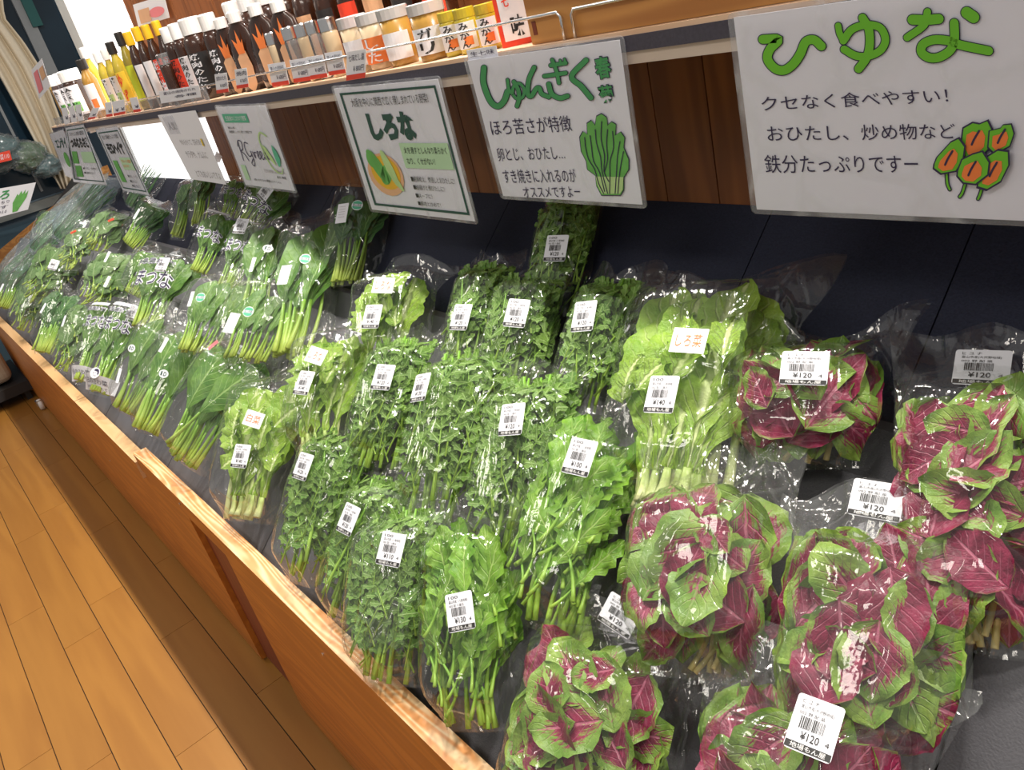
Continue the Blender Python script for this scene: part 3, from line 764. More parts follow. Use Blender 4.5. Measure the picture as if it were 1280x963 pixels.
    if kind == 'ama':
        me = joined('ama', int(16*n), seed, W, Lb, T, .22, .62, [MT['l_ama'], MT['s_pink']], 3.1, .85, lim=(hw, zf, (vend+.01)*Lb)); o = obj('foliage', me, root); o['kind'] = 'stuff'
        for i in range(6): put(rd.choice(SMH['pink']), U(-.14, .14)*W, U(.015, .06)*Lb, U(-.35, .35), .6, name='stem')
        sc = min(1.0, W/.17)
        cnt = int(24*n)
        for i in range(cnt):
            f = (i+.5)/cnt; yy = .70-.56*f; xx = (((i*.618) % 1)-.5)*.78
            a = U(-1.3, 1.3) if rd.random() < .7 else U(1.8, 3.9)
            s_ = U(.62, 1.15)*sc; dx, dy = -math.sin(a)*.045*s_, math.cos(a)*.045*s_
            put(rd.choice(LM['ama']), xx*W-dx*.8, yy*Lb-dy*.6+.01, a, U(.70, .92), U(-.18, .12), U(-.3, .3)+xx*.6, s_)
    elif kind in ('kom', 'dark'):
        cnt = int((15 if kind == 'kom' else 16)*n); 
        lf = .30 if kind == 'kom' else .26
        for i in range(cnt):
            xx = ((i*.618) % 1-.5); a = -xx*.34+U(-.08, .08); s_ = Lb*vend/lf*U(.84, 1.0)*(1 if i % 3 else .86)
            me = rd.choice(LM[kind]); pl = (.115 if kind == 'kom' else .12)*s_
            lay = (i/(cnt-1 or 1)); x0 = xx*.66*W; 
            y0 = .03*Lb+pl
            put(me, x0-math.sin(a)*pl, y0, a, .35+.52*lay, U(-.06, .02), U(-.25, .25), s_)
        for i in range(int(5*n)): put(rd.choice(SMH['green']), U(-.28, .28)*W, .02*Lb, U(-.12, .12), U(.5, .85), name='stem', sc=Lb/.33)
    elif kind == 'pale':
        me = joined('pale', int(14*n), seed, W, Lb, T, .25, .7, [MT['l_pale'], MT['s_green']], 1.2, lim=(hw, zf, (vend+.01)*Lb)); o = obj('foliage', me, root); o['kind'] = 'stuff'
        for i in range(4): put(rd.choice(SMH['green']), U(-.25, .25)*W, .02*Lb, U(-.12, .12), .7, name='stem', sc=Lb/.36)
        cnt = int(15*n)
        for i in range(cnt):
            f = (i+.5)/cnt; xx = ((i*.618) % 1-.5)*.7
            put(rd.choice(LM['pale']), xx*W, (.68-.52*f)*Lb, U(-.8, .8), U(.6, .88), U(-.15, .1), xx*.5, U(.85, 1.25))
    elif kind == 'shi':
        lf = .32; cnt = int(7*n+.5)
        for i in range(cnt):
            xx = ((i*.618+.2) % 1-.5); a = -xx*.26+U(-.07, .07); s_ = Lb*vend/lf*U(.88, 1.0); pl = .045*s_; lay = i/(cnt-1)
            put(rd.choice(LM['shi']), xx*.50*W-math.sin(a)*pl, .03*Lb+pl, a, .30+.5*lay, U(-.05, .02), U(-.3, .3), s_)
        for i in range(int(5*n)): put(rd.choice(SMH['pale']), U(-.30, .30)*W, .015*Lb, U(-.10, .10), U(.5, .85), name='stem', sc=Lb/.38)
        for i in range(int(9*n) if n < 1.5 else 6):
            xx = ((i*.618) % 1-.5)*.72; put(rd.choice(LM['shis']), xx*W, U(.28, .62)*Lb, U(-.8, .8), U(.6, .85), U(-.2, .1), xx*.5, U(.6, .95)*min(1, W/.12))
    elif kind == 'shu':
        me = joined('shu', int(34*n), seed, W, Lb, T, .10, .72, [MT['l_shu'], MT['s_shu']], .9, lim=(hw, zf, (vend+.01)*Lb)); o = obj('foliage', me, root); o['kind'] = 'stuff'
        for i in range(int(9*n)): put(rd.choice(SMH['shu']), U(-.32, .32)*W, U(.01, .05)*Lb, U(-.14, .14), U(.5, .9), name='stem', sc=Lb/.33*U(.9, 1.25))
        for i in range(int(4*n)): put(rd.choice(SMH['shu']), U(-.25, .25)*W, U(.05, .22)*Lb, U(-.22, .22), .96, name='stem', sc=Lb/.33*U(1.0, 1.5))
        cnt = int(30*n)
        for i in range(cnt):
            f = (i+.5)/cnt; xx = ((i*.618) % 1-.5)*.80
            put(rd.choice(LM['shu']), xx*W, (.76-.62*f)*Lb, U(-.75, .75)-xx*.5, U(.68, .95), U(-.2, .15), U(-.2, .2)+xx*.5, U(.7, 1.15))
    elif kind == 'bro':
        me = joined('bro', int(22*n), seed, W, Lb, T, .22, .62, [MT['l_bro'], MT['s_shu']], .8, lim=(hw, zf, (vend+.01)*Lb)); o = obj('foliage', me, root); o['kind'] = 'stuff'
        for i in range(int(11*n)): put(rd.choice(SMH['bro']), U(-.34, .34)*W, U(.0, .05)*Lb, U(-.22, .22), U(.5, .9), name='stem')
        cnt = int(28*n)
        for i in range(cnt):
            f = (i+.5)/cnt; xx = ((i*.618) % 1-.5)*.80
            put(rd.choice(LM['bro']), xx*W, (.64-.50*f)*Lb, U(-.6, .6)-xx*.4, U(.66, .92), U(-.2, .1), U(-.2, .2)+xx*.5, U(.75, 1.1))
    elif kind == 'leek':
        for i in range(int(12*n)):
            xx = ((i*.618) % 1-.5); put(LM['leek'][i % 4], xx*.6*W, .04*Lb, -xx*.15+U(-.04, .04), U(.3, .85), 0, U(-.8, .8), Lb*.86/.42)
    if big:
        for (x_, y_, rz_, sc_) in big: put(LM['kom'][2], x_*W, y_*Lb, rz_, .93, -.05, 0, sc_)
    # ---- stickers and prints: pixel position -> point on the front of this bag
    Mi = M.inverted()
    def hit(u, v, zfix=None):
        o_ = Mi @ CP; dd = (Mi.to_3x3() @ ray(u, v)).normalized(); zt = T*.9
        for _ in range(12 if zfix is None else 1):
            if zfix is not None: zt = zfix
            s_ = (zt-o_.z)/dd.z; q = o_+dd*s_; zt = zf(q.x, q.y)
        return q.x, q.y
    for stk in stickers:
        u, v, ang, typ = stk[:4]
        x, y = hit(u, v); z0_ = zf(x, y); xh, yh = x, y; x = max(-.42*W, min(.42*W, x)) if typ != 'tape' else x
        x2, y2 = hit(u+math.sin(math.radians(ang))*10, v-math.cos(math.radians(ang))*10, z0_)
        xh, yh = hit(u, v, z0_); yd = Vector((x2-xh, y2-yh)).normalized()
        e_ = .008; gx = (zf(x+e_, y)-zf(x-e_, y))/(2*e_); gy = (zf(x, y+e_)-zf(x, y-e_))/(2*e_); gx = max(-.45, min(.45, gx)); gy = max(-.35, min(.35, gy))
        if y > .68*Lb: gx = gy = 0
        nrm = Vector((-gx*.8, -gy*.8, 1)).normalized(); yv = Vector((yd.x, yd.y, 0)); yv = (yv-nrm*yv.dot(nrm)).normalized(); xv = yv.cross(nrm)
        F = Matrix(((xv.x, yv.x, nrm.x, x), (xv.y, yv.y, nrm.y, y), (xv.z, yv.z, nrm.z, zf(x, y)+.0050), (0, 0, 0, 1)))
        sticker(root, F, typ, stk[4] if len(stk) > 4 else None)
    if prn: prn(root, W, Lb, zf, hit)
    return root

def rrect(w_, h_, r, n=4):
    pts = []
    for cx, cy, a0 in ((w_/2-r, h_/2-r, 0), (-w_/2+r, h_/2-r, 90), (-w_/2+r, -h_/2+r, 180), (w_/2-r, -h_/2+r, 270)):
        for k in range(n): a = math.radians(a0+90*k/(n-1)); pts.append((cx+r*math.cos(a), cy+r*math.sin(a)))
    return pts
_sc = {}
def sticker(root, F, typ, price=None):
    """typ: price | plain | handw | disc | tape | strip"""
    key = (typ, price)
    if key not in _sc:
        parts = []; m = MB(); mats = [MT['paper'], MT['black'], MT['grey_ink']]
        if typ in ('price', 'wide'):
            w_, h_ = (.040, .050) if typ == 'price' else (.052, .040)
            m.poly([(a, b, 0) for a, b in rrect(w_, h_, .003)]); parts.append(('price_label', m.mesh('price_label', [MT['paper']]), None))
            t_ = MB()
            f = lambda x0, y0, x1, y1: (lambda a, b: (x0+(x1-x0)*a, y0+(y1-y0)*b, .0006))
            W2, H2 = w_/2, h_/2
            put_text(t_, price[1], f(-W2*.75, H2*.70, -W2*.75+w_*.35, H2*.86))
            put_text(t_, price[2], f(-W2*.75, H2*.48, W2*.65, H2*.64))
            put_text(t_, price[3], f(-W2*.75, H2*.28, W2*.35, H2*.42))
            put_text(t_, price[0], f(-W2*.45, -H2*.58, W2*.35, -H2*.28), off=.01)
            put_text(t_, '4', f(W2*.6, -H2*.54, W2*.78, -H2*.36))
            parts.append(('lettering', t_.mesh('lettering', [MT['black']]), 'sub'))
            b_ = MB(); x = -W2*.62; rb = random.Random(5)
            while x < W2*.42:
                q = rb.choice((.00035, .0006, .0010)); b_.poly([(x, -H2*.2, .0006), (x+q, -H2*.2, .0006), (x+q, H2*.24, .0006), (x, H2*.24, .0006)]); x += q+rb.choice((.0005, .0008))
            parts.append(('barcode', b_.mesh('barcode', [MT['black']]), 'stuff'))
            k = MB(); k.poly([(-W2*.97, -H2*.95, .0005), (W2*.97, -H2*.95, .0005), (W2*.97, -H2*.70, .0005), (-W2*.97, -H2*.70, .0005)]); parts.append(('black_band', k.mesh('black_band', [MT['black']]), 'sub'))
            k = MB(); put_text(k, '地場もん屋', f(-W2*.75, -H2*.92, W2*.75, -H2*.73)); parts.append(('band_lettering', k.mesh('band_lettering', [MT['white']]), 'sub'))
        elif typ == 'plain':
            m.poly([(a, b, 0) for a, b in rrect(.030, .052, .001)]); parts.append(('paper_label', m.mesh('paper_label', [MT['paper']]), None))
            k = MB()
            for i in range(5): k.poly([(-.010, .018-i*.007, .0005), (.008, .018-i*.007, .0005), (.008, .0172-i*.007, .0005), (-.010, .0172-i*.007, .0005)])
            parts.append(('fine_print', k.mesh('fine_print', [MT['grey_ink']]), 'stuff'))
        elif typ == 'handw':
            m.poly([(a, b, 0) for a, b in rrect(.046, .034, .001)]); parts.append(('paper_label', m.mesh('paper_label', [MT['paper']]), None))
            k = MB(); put_text(k, price, lambda a, b: (-.017+.034*a, -.009+.018*b, .0005)); parts.append(('lettering', k.mesh('lettering', [MT['orange']]), 'sub'))
        elif typ == 'disc':
            k = MB(); n = 24; r = .0135
            k.poly([(r*math.cos(i*2*math.pi/n), r*math.sin(i*2*math.pi/n), 0) for i in range(n)]); parts.append(('round_mark', k.mesh('round_mark', [MT['paper']]), None))
            k = MB()
            for s0 in (1, -1):
                pts = [(.0115*math.cos(a*math.pi/10)*1, s0*(.0035+.0080*math.sin(a*math.pi/10)), .0005) for a in range(11)]
                k.poly(pts if s0 > 0 else pts[::-1])
            parts.append(('green_segments', k.mesh('green_segments', [MT['banner']]), 'sub'))
            k = MB(); put_text(k, '富山県産', lambda a, b: (-.0105+.021*a, -.003+.006*b, .0007)); parts.append(('lettering', k.mesh('lettering', [MT['dkgreen']]), 'sub'))
        elif typ == 'disc2':
            k = MB(); n = 24; r = .0135
            k.poly([(r*math.cos(i*2*math.pi/n), r*math.sin(i*2*math.pi/n)*.85, 0) for i in range(n)]); parts.append(('round_mark', k.mesh('round_mark', [MT['paper']]), None))
            k = MB(); put_text(k, '1', lambda a, b: (-.008+.004*a, -.006+.012*b, .0006), off=.02)
            put_text(k, 'D', lambda a, b: (.000+.008*a, -.006+.012*b, .0006), off=.02); parts.append(('lettering', k.mesh('lettering', [MT['dkgreen']]), 'sub'))
        elif typ == 'tape':
            m.poly([(-.0045, -.017, 0), (.0045, -.017, 0), (.0045, .017, 0), (-.0045, .017, 0)]); parts.append(('pink_tape', m.mesh('pink_tape', [MT['pink']]), None))
        elif typ == 'redtie':
            m.box(-.004, -.012, 0, .004, .012, .003); parts.append(('red_tie', m.mesh('red_tie', [MT['red']]), None))
        elif typ == 'strip':
            m.poly([(-.0055, -.022, 0), (.0055, -.022, 0), (.0055, .022, 0), (-.0055, .022, 0)]); parts.append(('paper_strip', m.mesh('paper_strip', [MT['paper']]), None))
        _sc[key] = parts
    par = None
    for nm, me, kd in _sc[key]:
        if par is None: par = obj(nm, me, root, F)
        else:
            o = obj(nm, me, par)
            if kd == 'stuff': o['kind'] = 'stuff'

def printed(rows, band=True, face=None, col='ink'):
    """white outlined lettering printed on a komatsuna bag"""
    def f(root, W, Lb, zf, hit):
        def S(x0, y0, x1, y1, e): return lambda a, b: (lambda x, y: (x, y, zf(x, y)+.0030+e))((x0+(x1-x0)*a)*W, (y0+(y1-y0)*b)*Lb)
        m = MB(); m2 = MB()
        for s, x0, y0, x1, y1 in rows:
            put_text(m, s, S(x0-.01, y0-.004, x1+.01, y1+.004, 0), off=.055); put_text(m2, s, S(x0, y0, x1, y1, .0012), off=.0)
        m.build('lettering_outline', MT['paper'], root); m2.build('lettering', MT[col], root)
        m = MB()
        def quad(x0, y0, x1, y1, e=0, n=8):
            for i in range(n):
                a, b = x0+(x1-x0)*i/n, x0+(x1-x0)*(i+1)/n; g = lambda x, y: (x*W, y*Lb, zf(x*W, y*Lb)+.003+e); m.poly([g(a, y0), g(b, y0), g(b, y1), g(a, y1)])
        quad(-.36, .86, .30, .90); m.build('white_print', MT['paper'], root)
        if band: m = MB(); quad(-.44, .03, .44, .17); m.build('foot_band', MT['paper'], root)
        if band:
            k = MB(); put_text(k, '今日のさわ菜', S(-.32, .09, .32, .135, .0012)); put_text(k, '（小松菜）とれたて', S(-.30, .05, .30, .075, .0012)); k.build('band_lettering', MT['ink'], root)
        if face:
            x, y = hit(*face); r = .0185; k = MB(); n = 22
            g = lambda a, b, e: (x+a*r, y+b*r, zf(x, y)+.0036+e)
            k.poly([g(math.cos(i*2*math.pi/n), math.sin(i*2*math.pi/n), 0) for i in range(n)]); em = k.build('round_emblem', MT['paper'], root)
            k = MB(); hp = [(-.35, .45), (-.1, .72), (.35, .78), (.7, .5), (.8, .0), (.62, -.35), (.5, -.1), (.42, .25), (.1, .32), (-.2, .3)]
            k.poly([g(a, b, .0008) for a, b in hp]); k.poly([g(a, b, .0008) for a, b in ((.1, -.62), (.45, -.5), (.5, -.42), (.05, -.52))])
            ribbon(k, [(-.5, .0), (-.35, .06), (-.2, .0)], .06, lambda a, b: g(a, b, .0008)); ribbon(k, [(.0, .02), (.12, .08), (.25, .02)], .06, lambda a, b: g(a, b, .0008))
            ribbon(k, [(-.3, -.45), (-.15, -.5), (0, -.42)], .06, lambda a, b: g(a, b, .0008)); ribbon(k, [(-.22, -.1), (-.3, -.22), (-.18, -.25)], .05, lambda a, b: g(a, b, .0008))
            k.build('emblem_drawing', MT['ink'], em)
    return f
PS = lambda p: ('¥'+p, '100', '富山市産（八尾地域）', '002 配 八番区')
PH = ('¥120', 'ヒ ユ ナ', '富山市産(大沢野地域)', '002 野 配 菜')
gA, gS, gH, gK, gP = 'bags of red amaranth', 'bags of garland chrysanthemum', 'bags of pale shirona greens', 'bags of dark komatsuna greens', 'printed bags of komatsuna'
gM = 'mixed bags at the far end'
# amaranth
bag('ama', (1012, 596), (1010, 405), 178, .27, .035, 'amaranth bag in the top row, beside the very large pale shirona bag', gA, T=.065, flare=.10, free=.20, horn=((1, .035, -.01, .01),), stickers=((1007, 462, 6, 'wide', PH),))
bag('ama', (1225, 755), (1215, 425), 190, .34, .045, 'amaranth bag at the right edge with pinkish stems showing in its clear lower half', gA, T=.06, flare=.1, free=.14, horn=((-1, .0, .05, .0),), stickers=((1228, 462, 8, 'wide', PH),))
bag('ama', (880, 805), (895, 570), 190, .27, .075, 'amaranth bag without a label, magenta leaves, left of the middle amaranth bag', gA, 'film_milky', T=.07, flare=.05, free=.18, horn=((0, .0, .03, .0),))
bag('ama', (1078, 905), (1112, 615), 215, .29, .080, 'middle amaranth bag with its price label on the top seam', gA, 'film_milky', T=.075, flare=.22, free=.17, stickers=((1097, 627, 12, 'wide', PH),))
bag('ama', (722, 1035), (792, 745), 205, .29, .055, 'amaranth bag at the lower left beside the 130 yen bag', gA, T=.075, flare=.10, free=.14, horn=((1, .07, .0, .0),), stickers=((777, 770, 28, 'wide', PH),))
bag('ama', (1010, 1115), (1000, 800), 235, .29, .085, 'amaranth bag at the bottom edge with the large upright price label in its middle', gA, 'film_milky', T=.075, flare=.25, free=.20, horn=((-1, -.01, .03, .0), (1, .03, -.05, .0)), stickers=((1020, 910, 14, 'price', PH),))
# garland chrysanthemum
bag('shu', (690, 400), (722, 238), 72, .27, -.01, 'dim chrysanthemum bag standing at the very back under the shungiku sign', gS, T=.04, free=.10, stickers=((697, 312, 10, 'price', PS('120')),))
bag('shu', (585, 480), (618, 318), 72, .27, .025, 'slim chrysanthemum bag in the top row, leftmost of three, with a narrow label', gS, T=.045, free=.13, stickers=((578, 398, 14, 'price', PS('120')),))
bag('shu', (635, 510), (678, 335), 88, .28, .03, 'middle one of the three labelled chrysanthemum bags in the top row', gS, T=.05, free=.10, stickers=((648, 393, 14, 'price', PS('120')),))
bag('shu', (725, 530), (785, 335), 92, .29, .03, 'chrysanthemum bag in the top row next to the large pale shirona bag', gS, T=.05, free=.14, stickers=((732, 397, 10, 'price', PS('120')),))
bag('shu', (478, 560), (520, 412), 84, .25, .05, 'chrysanthemum bag in the middle row right of the crinkled shirona bag', gS, T=.05, free=.13, stickers=((481, 473, 16, 'price', PS('120')),))
bag('shu', (560, 625), (605, 425), 118, .30, .055, 'wide chrysanthemum bag in the middle row with a thick bright stalk in front', gS, T=.055, free=.12, stickers=((528, 486, 14, 'price', PS('120')),))
bag('shu', (645, 665), (685, 455), 118, .30, .060, 'chrysanthemum bag in the middle row with its label above the broad leaved bag', gS, T=.055, free=.12, stickers=((642, 526, 8, 'price', PS('120')),))
bag('bro', (700, 745), (775, 505), 138, .32, .060, 'broad leaved chrysanthemum bag in the middle row priced 100 yen', gS, T=.055, free=.10, stickers=((727, 573, 18, 'price', PS('100')),))
bag('shu', (385, 745), (442, 535), 98, .30, .030, 'chrysanthemum bag at the front board next to the tall pale shirona bag', gS, T=.05, free=.06, stickers=((381, 584, 20, 'price', PS('120')),))
bag('shu', (432, 795), (502, 588), 92, .29, .032, 'chrysanthemum bag at the front board with a tilted label, second of the front trio', gS, T=.045, free=.10, stickers=((438, 650, 22, 'price', PS('120')),))
bag('shu', (490, 870), (515, 615), 112, .29, .040, 'chrysanthemum bag at the front board priced 110 yen with yellowish stems', gS, 'film_milky', T=.05, free=.14, stickers=((515, 692, 12, 'price', PS('110')),))
bag('bro', (600, 930), (594, 625), 122, .33, .040, 'broad leaved chrysanthemum bag at the front board priced 130 yen', gS, T=.06, free=.08, stickers=((578, 765, -6, 'price', PS('130')),))
# shirona
bag('shi', (312, 665), (358, 462), 108, .36, .030, 'tall pale shirona bag standing at the front board with white stalks', gH, T=.06, free=.07, stickers=((319, 525, 22, 'handw', '白菜'), (303, 571, 14, 'price', PS('140'))))
bag('shi', (412, 545), (432, 395), 102, .27, .06, 'short crinkled shirona bag in the middle row with two small labels', gH, T=.055, free=.14, n=.9, stickers=((397, 446, 26, 'handw', 'しろな'), (382, 480, 20, 'price', PS('140'))))
bag('shi', (484, 478), (502, 325), 96, .27, .04, 'light green shirona bag in the top row with film sticking out to the right', gH, T=.055, free=.16, n=.9, horn=((1, .06, -.03, .0),), stickers=((481, 358, 12, 'handw', 'しろな'), (467, 397, 12, 'price', PS('140'))))
bag('shi', (850, 600), (900, 342), 200, .36, .050, 'very large pale shirona bag with long white ribbed leaves and a yellow handwritten label', gH, T=.06, free=.07, n=1.9, horn=((1, .05, .0, .0),), stickers=((863, 428, 14, 'handw', 'しろ菜'), (829, 495, 12, 'price', PS('140'))))
# komatsuna, clear bags
bag('kom', (232, 588), (318, 425), 96, .35, .035, 'komatsuna bag with one big round leaf and a strip of pink tape', gK, T=.055, free=.08, n=.9, big=((.10, .42, -.35, 1.0), (-.12, .38, .1, .9)), stickers=((302, 438, 24, 'disc2'), (268, 432, 50, 'tape')))
bag('kom', (182, 552), (248, 398), 68, .35, .035, 'komatsuna bag at the front board with yellowing stalks and a round mark low on it', gK, T=.05, free=.10, n=.8, stickers=((206, 468, 20, 'disc2'), (206, 432, 30, 'strip')))
bag('kom', (155, 525), (222, 388), 64, .35, .030, 'komatsuna bag directly right of the printed bag with the face emblem', gK, 'film_milky', T=.05, free=.12, n=.8, stickers=((166, 436, 20, 'disc2'), (150, 470, 14, 'strip')))
bag('kom', (318, 440), (352, 345), 92, .28, .045, 'komatsuna bag in the middle row with a blank label and a round green mark', gK, T=.055, free=.14, n=.9, stickers=((291, 405, 24, 'plain'), (312, 391, 20, 'disc')))
bag('kom', (256, 430), (298, 332), 78, .28, .045, 'komatsuna bag in the middle row left of the blank labelled one', gK, T=.05, free=.20, n=.9, stickers=((252, 373, 16, 'disc'), (240, 375, 16, 'strip')))
bag('kom', (372, 425), (400, 268), 78, .34, .045, 'tall komatsuna bag with a long white label beside the gap in the trays', gK, T=.05, free=.08, n=.9, stickers=((357, 345, 16, 'plain'), (383, 325, 16, 'disc')))
bag('kom', (322, 385), (345, 270), 60, .30, .045, 'komatsuna bag behind the middle row with a green leaf mark and a strip label', gK, T=.045, free=.08, n=.8, stickers=((336, 312, 24, 'disc2'), (317, 332, 16, 'strip')))
bag('dark', (437, 362), (462, 222), 68, .30, .02, 'dark komatsuna bag standing alone at the back under the printed shirona sign', gK, T=.045, free=.08, stickers=((448, 258, 12, 'disc'), (429, 268, 10, 'plain')))
# printed komatsuna bags
kp = [('こまつな', -.40, .60, .42, .74), ('中島農村産', -.36, .78, .34, .83)]
bag('kom', (122, 502), (172, 372), 62, .34, .040, 'printed komatsuna bag with the round face emblem and a white foot band', gP, W=.135, T=.05, free=.05, n=.9, stickers=((168, 392, 26, 'price', PS('120')),), prn=printed(kp, True, (136, 473)))
bag('kom', (103, 488), (138, 372), 46, .34, .035, 'printed komatsuna bag half hidden left of the one with the face emblem', gP, W=.115, T=.045, free=.05, n=.7, prn=printed(kp, True))
bag('kom', (192, 400), (222, 318), 66, .28, .05, 'printed komatsuna bag in the middle row with a price label above its lettering', gP, T=.05, free=.06, n=.9, stickers=((204, 332, 22, 'price', PS('120')),), prn=printed([('こまつな', -.42, .42, .38, .62), ('中島農村産', -.36, .68, .34, .76)], False))
bag('kom', (250, 345), (286, 262), 46, .28, .04, 'printed komatsuna bag in the upper row left of the gap below the white paper', gP, T=.045, free=.06, n=.8, prn=printed([('こまつな', -.40, .45, .40, .62)], False))
bag('kom', (290, 355), (322, 275), 46, .28, .045, 'printed komatsuna bag in the upper row with a pale label above the lettering', gP, T=.045, free=.06, n=.8, stickers=((302, 284, 20, 'price', PS('120')),), prn=printed([('こまつな', -.40, .45, .40, .62)], False))
bag('kom', (318, 285), (352, 226), 58, .24, .0, 'dim printed komatsuna bag with blue lettering under the logo sign', gP, T=.04, free=.05, n=.8, stickers=((352, 248, 36, 'price', PS('120')),), prn=printed([('こまつな', -.40, .40, .40, .62)], False))
bag('kom', (288, 275), (308, 222), 40, .24, .0, 'dim printed komatsuna bag just left of the blue lettered one at the back', gP, T=.04, free=.05, n=.7, prn=printed([('こまつな', -.40, .40, .40, .62)], False))
# mixed greens at the far end
bag('pale', (80, 472), (116, 378), 44, .30, .03, 'olive leaved bag at the front board left of the printed bags', gM, T=.045, free=.08, stickers=((81, 402, 18, 'strip'),))
bag('dark', (55, 450), (88, 358), 44, .32, .03, 'dark leaved bag at the front board with a slim white label', gM, T=.045, free=.06, stickers=((55, 386, 30, 'strip'),))
bag('pale', (28, 420), (60, 345), 44, .30, .03, 'pale leaved bag at the front board near the left edge', gM, 'film_milky', T=.04, free=.06)
bag('dark', (5, 392), (32, 325), 40, .30, .03, 'dark bag cut off by the left edge at the front board', gM, T=.04, free=.06, stickers=((19, 368, 26, 'strip'),))
bag('pale', (60, 372), (90, 308), 72, .28, .06, 'broad grey green bag with a square white label in the middle row', gM, T=.055, free=.05, n=1.4, stickers=((68, 332, 26, 'price', PS('120')),))
bag('pale', (128, 378), (155, 318), 58, .26, .055, 'grey green bag in the middle row with a slim label, near the printed middle bag', gM, T=.05, free=.05, n=1.2, stickers=((135, 353, 26, 'strip'), (135, 322, 26, 'strip')))
bag('kom', (170, 372), (200, 312), 46, .26, .04, 'komatsuna bag peeping over the printed middle row bag', gM, T=.045, free=.05, n=.7)
bag('dark', (165, 310), (205, 252), 42, .26, .03, 'dark bag pointing right beside the black gap', gM, T=.045, free=.05, n=.8, stickers=((172, 268, 30, 'strip'),))
bag('dark', (222, 300), (245, 222), 30, .28, .02, 'narrow dark bag right of the black gap below the white paper', gM, T=.04, free=.05, n=.6)
bag('dark', (248, 285), (262, 205), 30, .28, -.005, 'tall dark bag behind the white paper sign', gM, T=.04, free=.05, n=.6, stickers=((274, 196, 20, 'plain'),))
bag('pale', (125, 318), (150, 262), 44, .26, .04, 'glossy bag with a red tie in the upper row', gM, 'film_milky', T=.045, free=.10, stickers=((140, 276, 60, 'redtie'),))
bag('pale', (95, 330), (112, 275), 40, .26, .045, 'crumpled bag with a dark red twist at its neck', gM, 'film_milky', T=.05, free=.22, stickers=((107, 303, 60, 'redtie'),))
bag('leek', (20, 345), (105, 258), 32, .48, .05, 'long leek bag lying along the end panel', gM, 'bluefilm', T=.04, free=.05, W=.20)
bag('leek', (45, 322), (130, 232), 34, .48, .04, 'second leek bag with bluish crinkled film behind the first', gM, 'bluefilm', T=.045, free=.05, W=.20)
bag('leek', (75, 305), (150, 225), 30, .44, .03, 'leek bag with bluish film below the printed moroheiya sign', gM, 'bluefilm', T=.045, free=.05, W=.20)
bag('leek', (165, 262), (200, 205), 36, .30, .01, 'thin leaved bag standing in front of the lit white panel', gM, 'film_milky', T=.045, free=.05)
bag('pale', (60, 300), (75, 262), 36, .22, .05, 'small light bag lying highest at the end panel', gM, 'film_milky', T=.045, free=.12)

# ------------------------------------------------------------------ hanging signs
SY = -.0065
def sgn(corners, name='hanging_sign', label='', cat='sign', group='signs hanging from the shelf', lam=True, bend=0, mt='paper', y=SY, yb=None):
    """corners TL,TR,BR,BL in photo pixels of the paper; hangs flat in front of the fascia"""
    P = [at_y(u, v, y) for u, v in corners]
    root = empty(name, Matrix.Translation(P[0])); tag(root, label, cat, group)
    def W(p): return Vector(p)-P[0]
    def F(e=.0): return lambda u, v: W(at_y(u, v, y-.0012-e))
    c = (P[0]+P[1]+P[2]+P[3])/4
    m = MB(); Q = [W(p) for p in P]
    k = m.add([q for q in Q]+[q+Vector((0, .0008, 0)) for q in Q])
    m.face((k, k+1, k+2, k+3)); m.face((k+7, k+6, k+5, k+4))
    for i in range(4): j = (i+1) % 4; m.face((k+i, k+4+i, k+4+j, k+j))
    sheet = m.build('sheet', MT[mt], root)
    if lam:
        m = MB(); e = .004
        R = [W(p+(p-c).normalized()*.009) for p in P]; n = 6; pts = []
        for i in range(4):
            a, b, d = R[i-1], R[i], R[(i+1) % 4]; u1 = (a-b).normalized()*.008; u2 = (d-b).normalized()*.008
            for q in range(n+1): t = q/n; pts.append((b+u1)*(1-t)**2+b*2*t*(1-t)+(b+u2)*t**2)
        m.poly([q+Vector((0, -.0009, 0)) for q in pts]); m.poly([q+Vector((0, .0016, 0)) for q in pts][::-1])
        nn = len(pts); k = m.add([q+Vector((0, -.0009, 0)) for q in pts]+[q+Vector((0, .0016, 0)) for q in pts])
        for i in range(nn): j = (i+1) % nn; m.face((k+i, k+nn+i, k+nn+j, k+j))
        m.build('laminate', MT['laminate'], root)
    return root, F
def quadtext(mb, F, s, tl, tr, bl, m=0, off=0., e=0., res=2):
    """text box from photo pixels: top-left, top-right, bottom-left (parallelogram)"""
    f = F(e); tl, tr, bl = Vector(tl), Vector(tr), Vector(bl)
    def g(a, b): p = bl+(tr-tl)*a+(tl-bl)*b; return f(p.x, p.y)
    put_text(mb, s, g, m, off, res)
def pm(ox, oy, sc): return lambda x, y: (ox+x/sc, oy+y/sc)
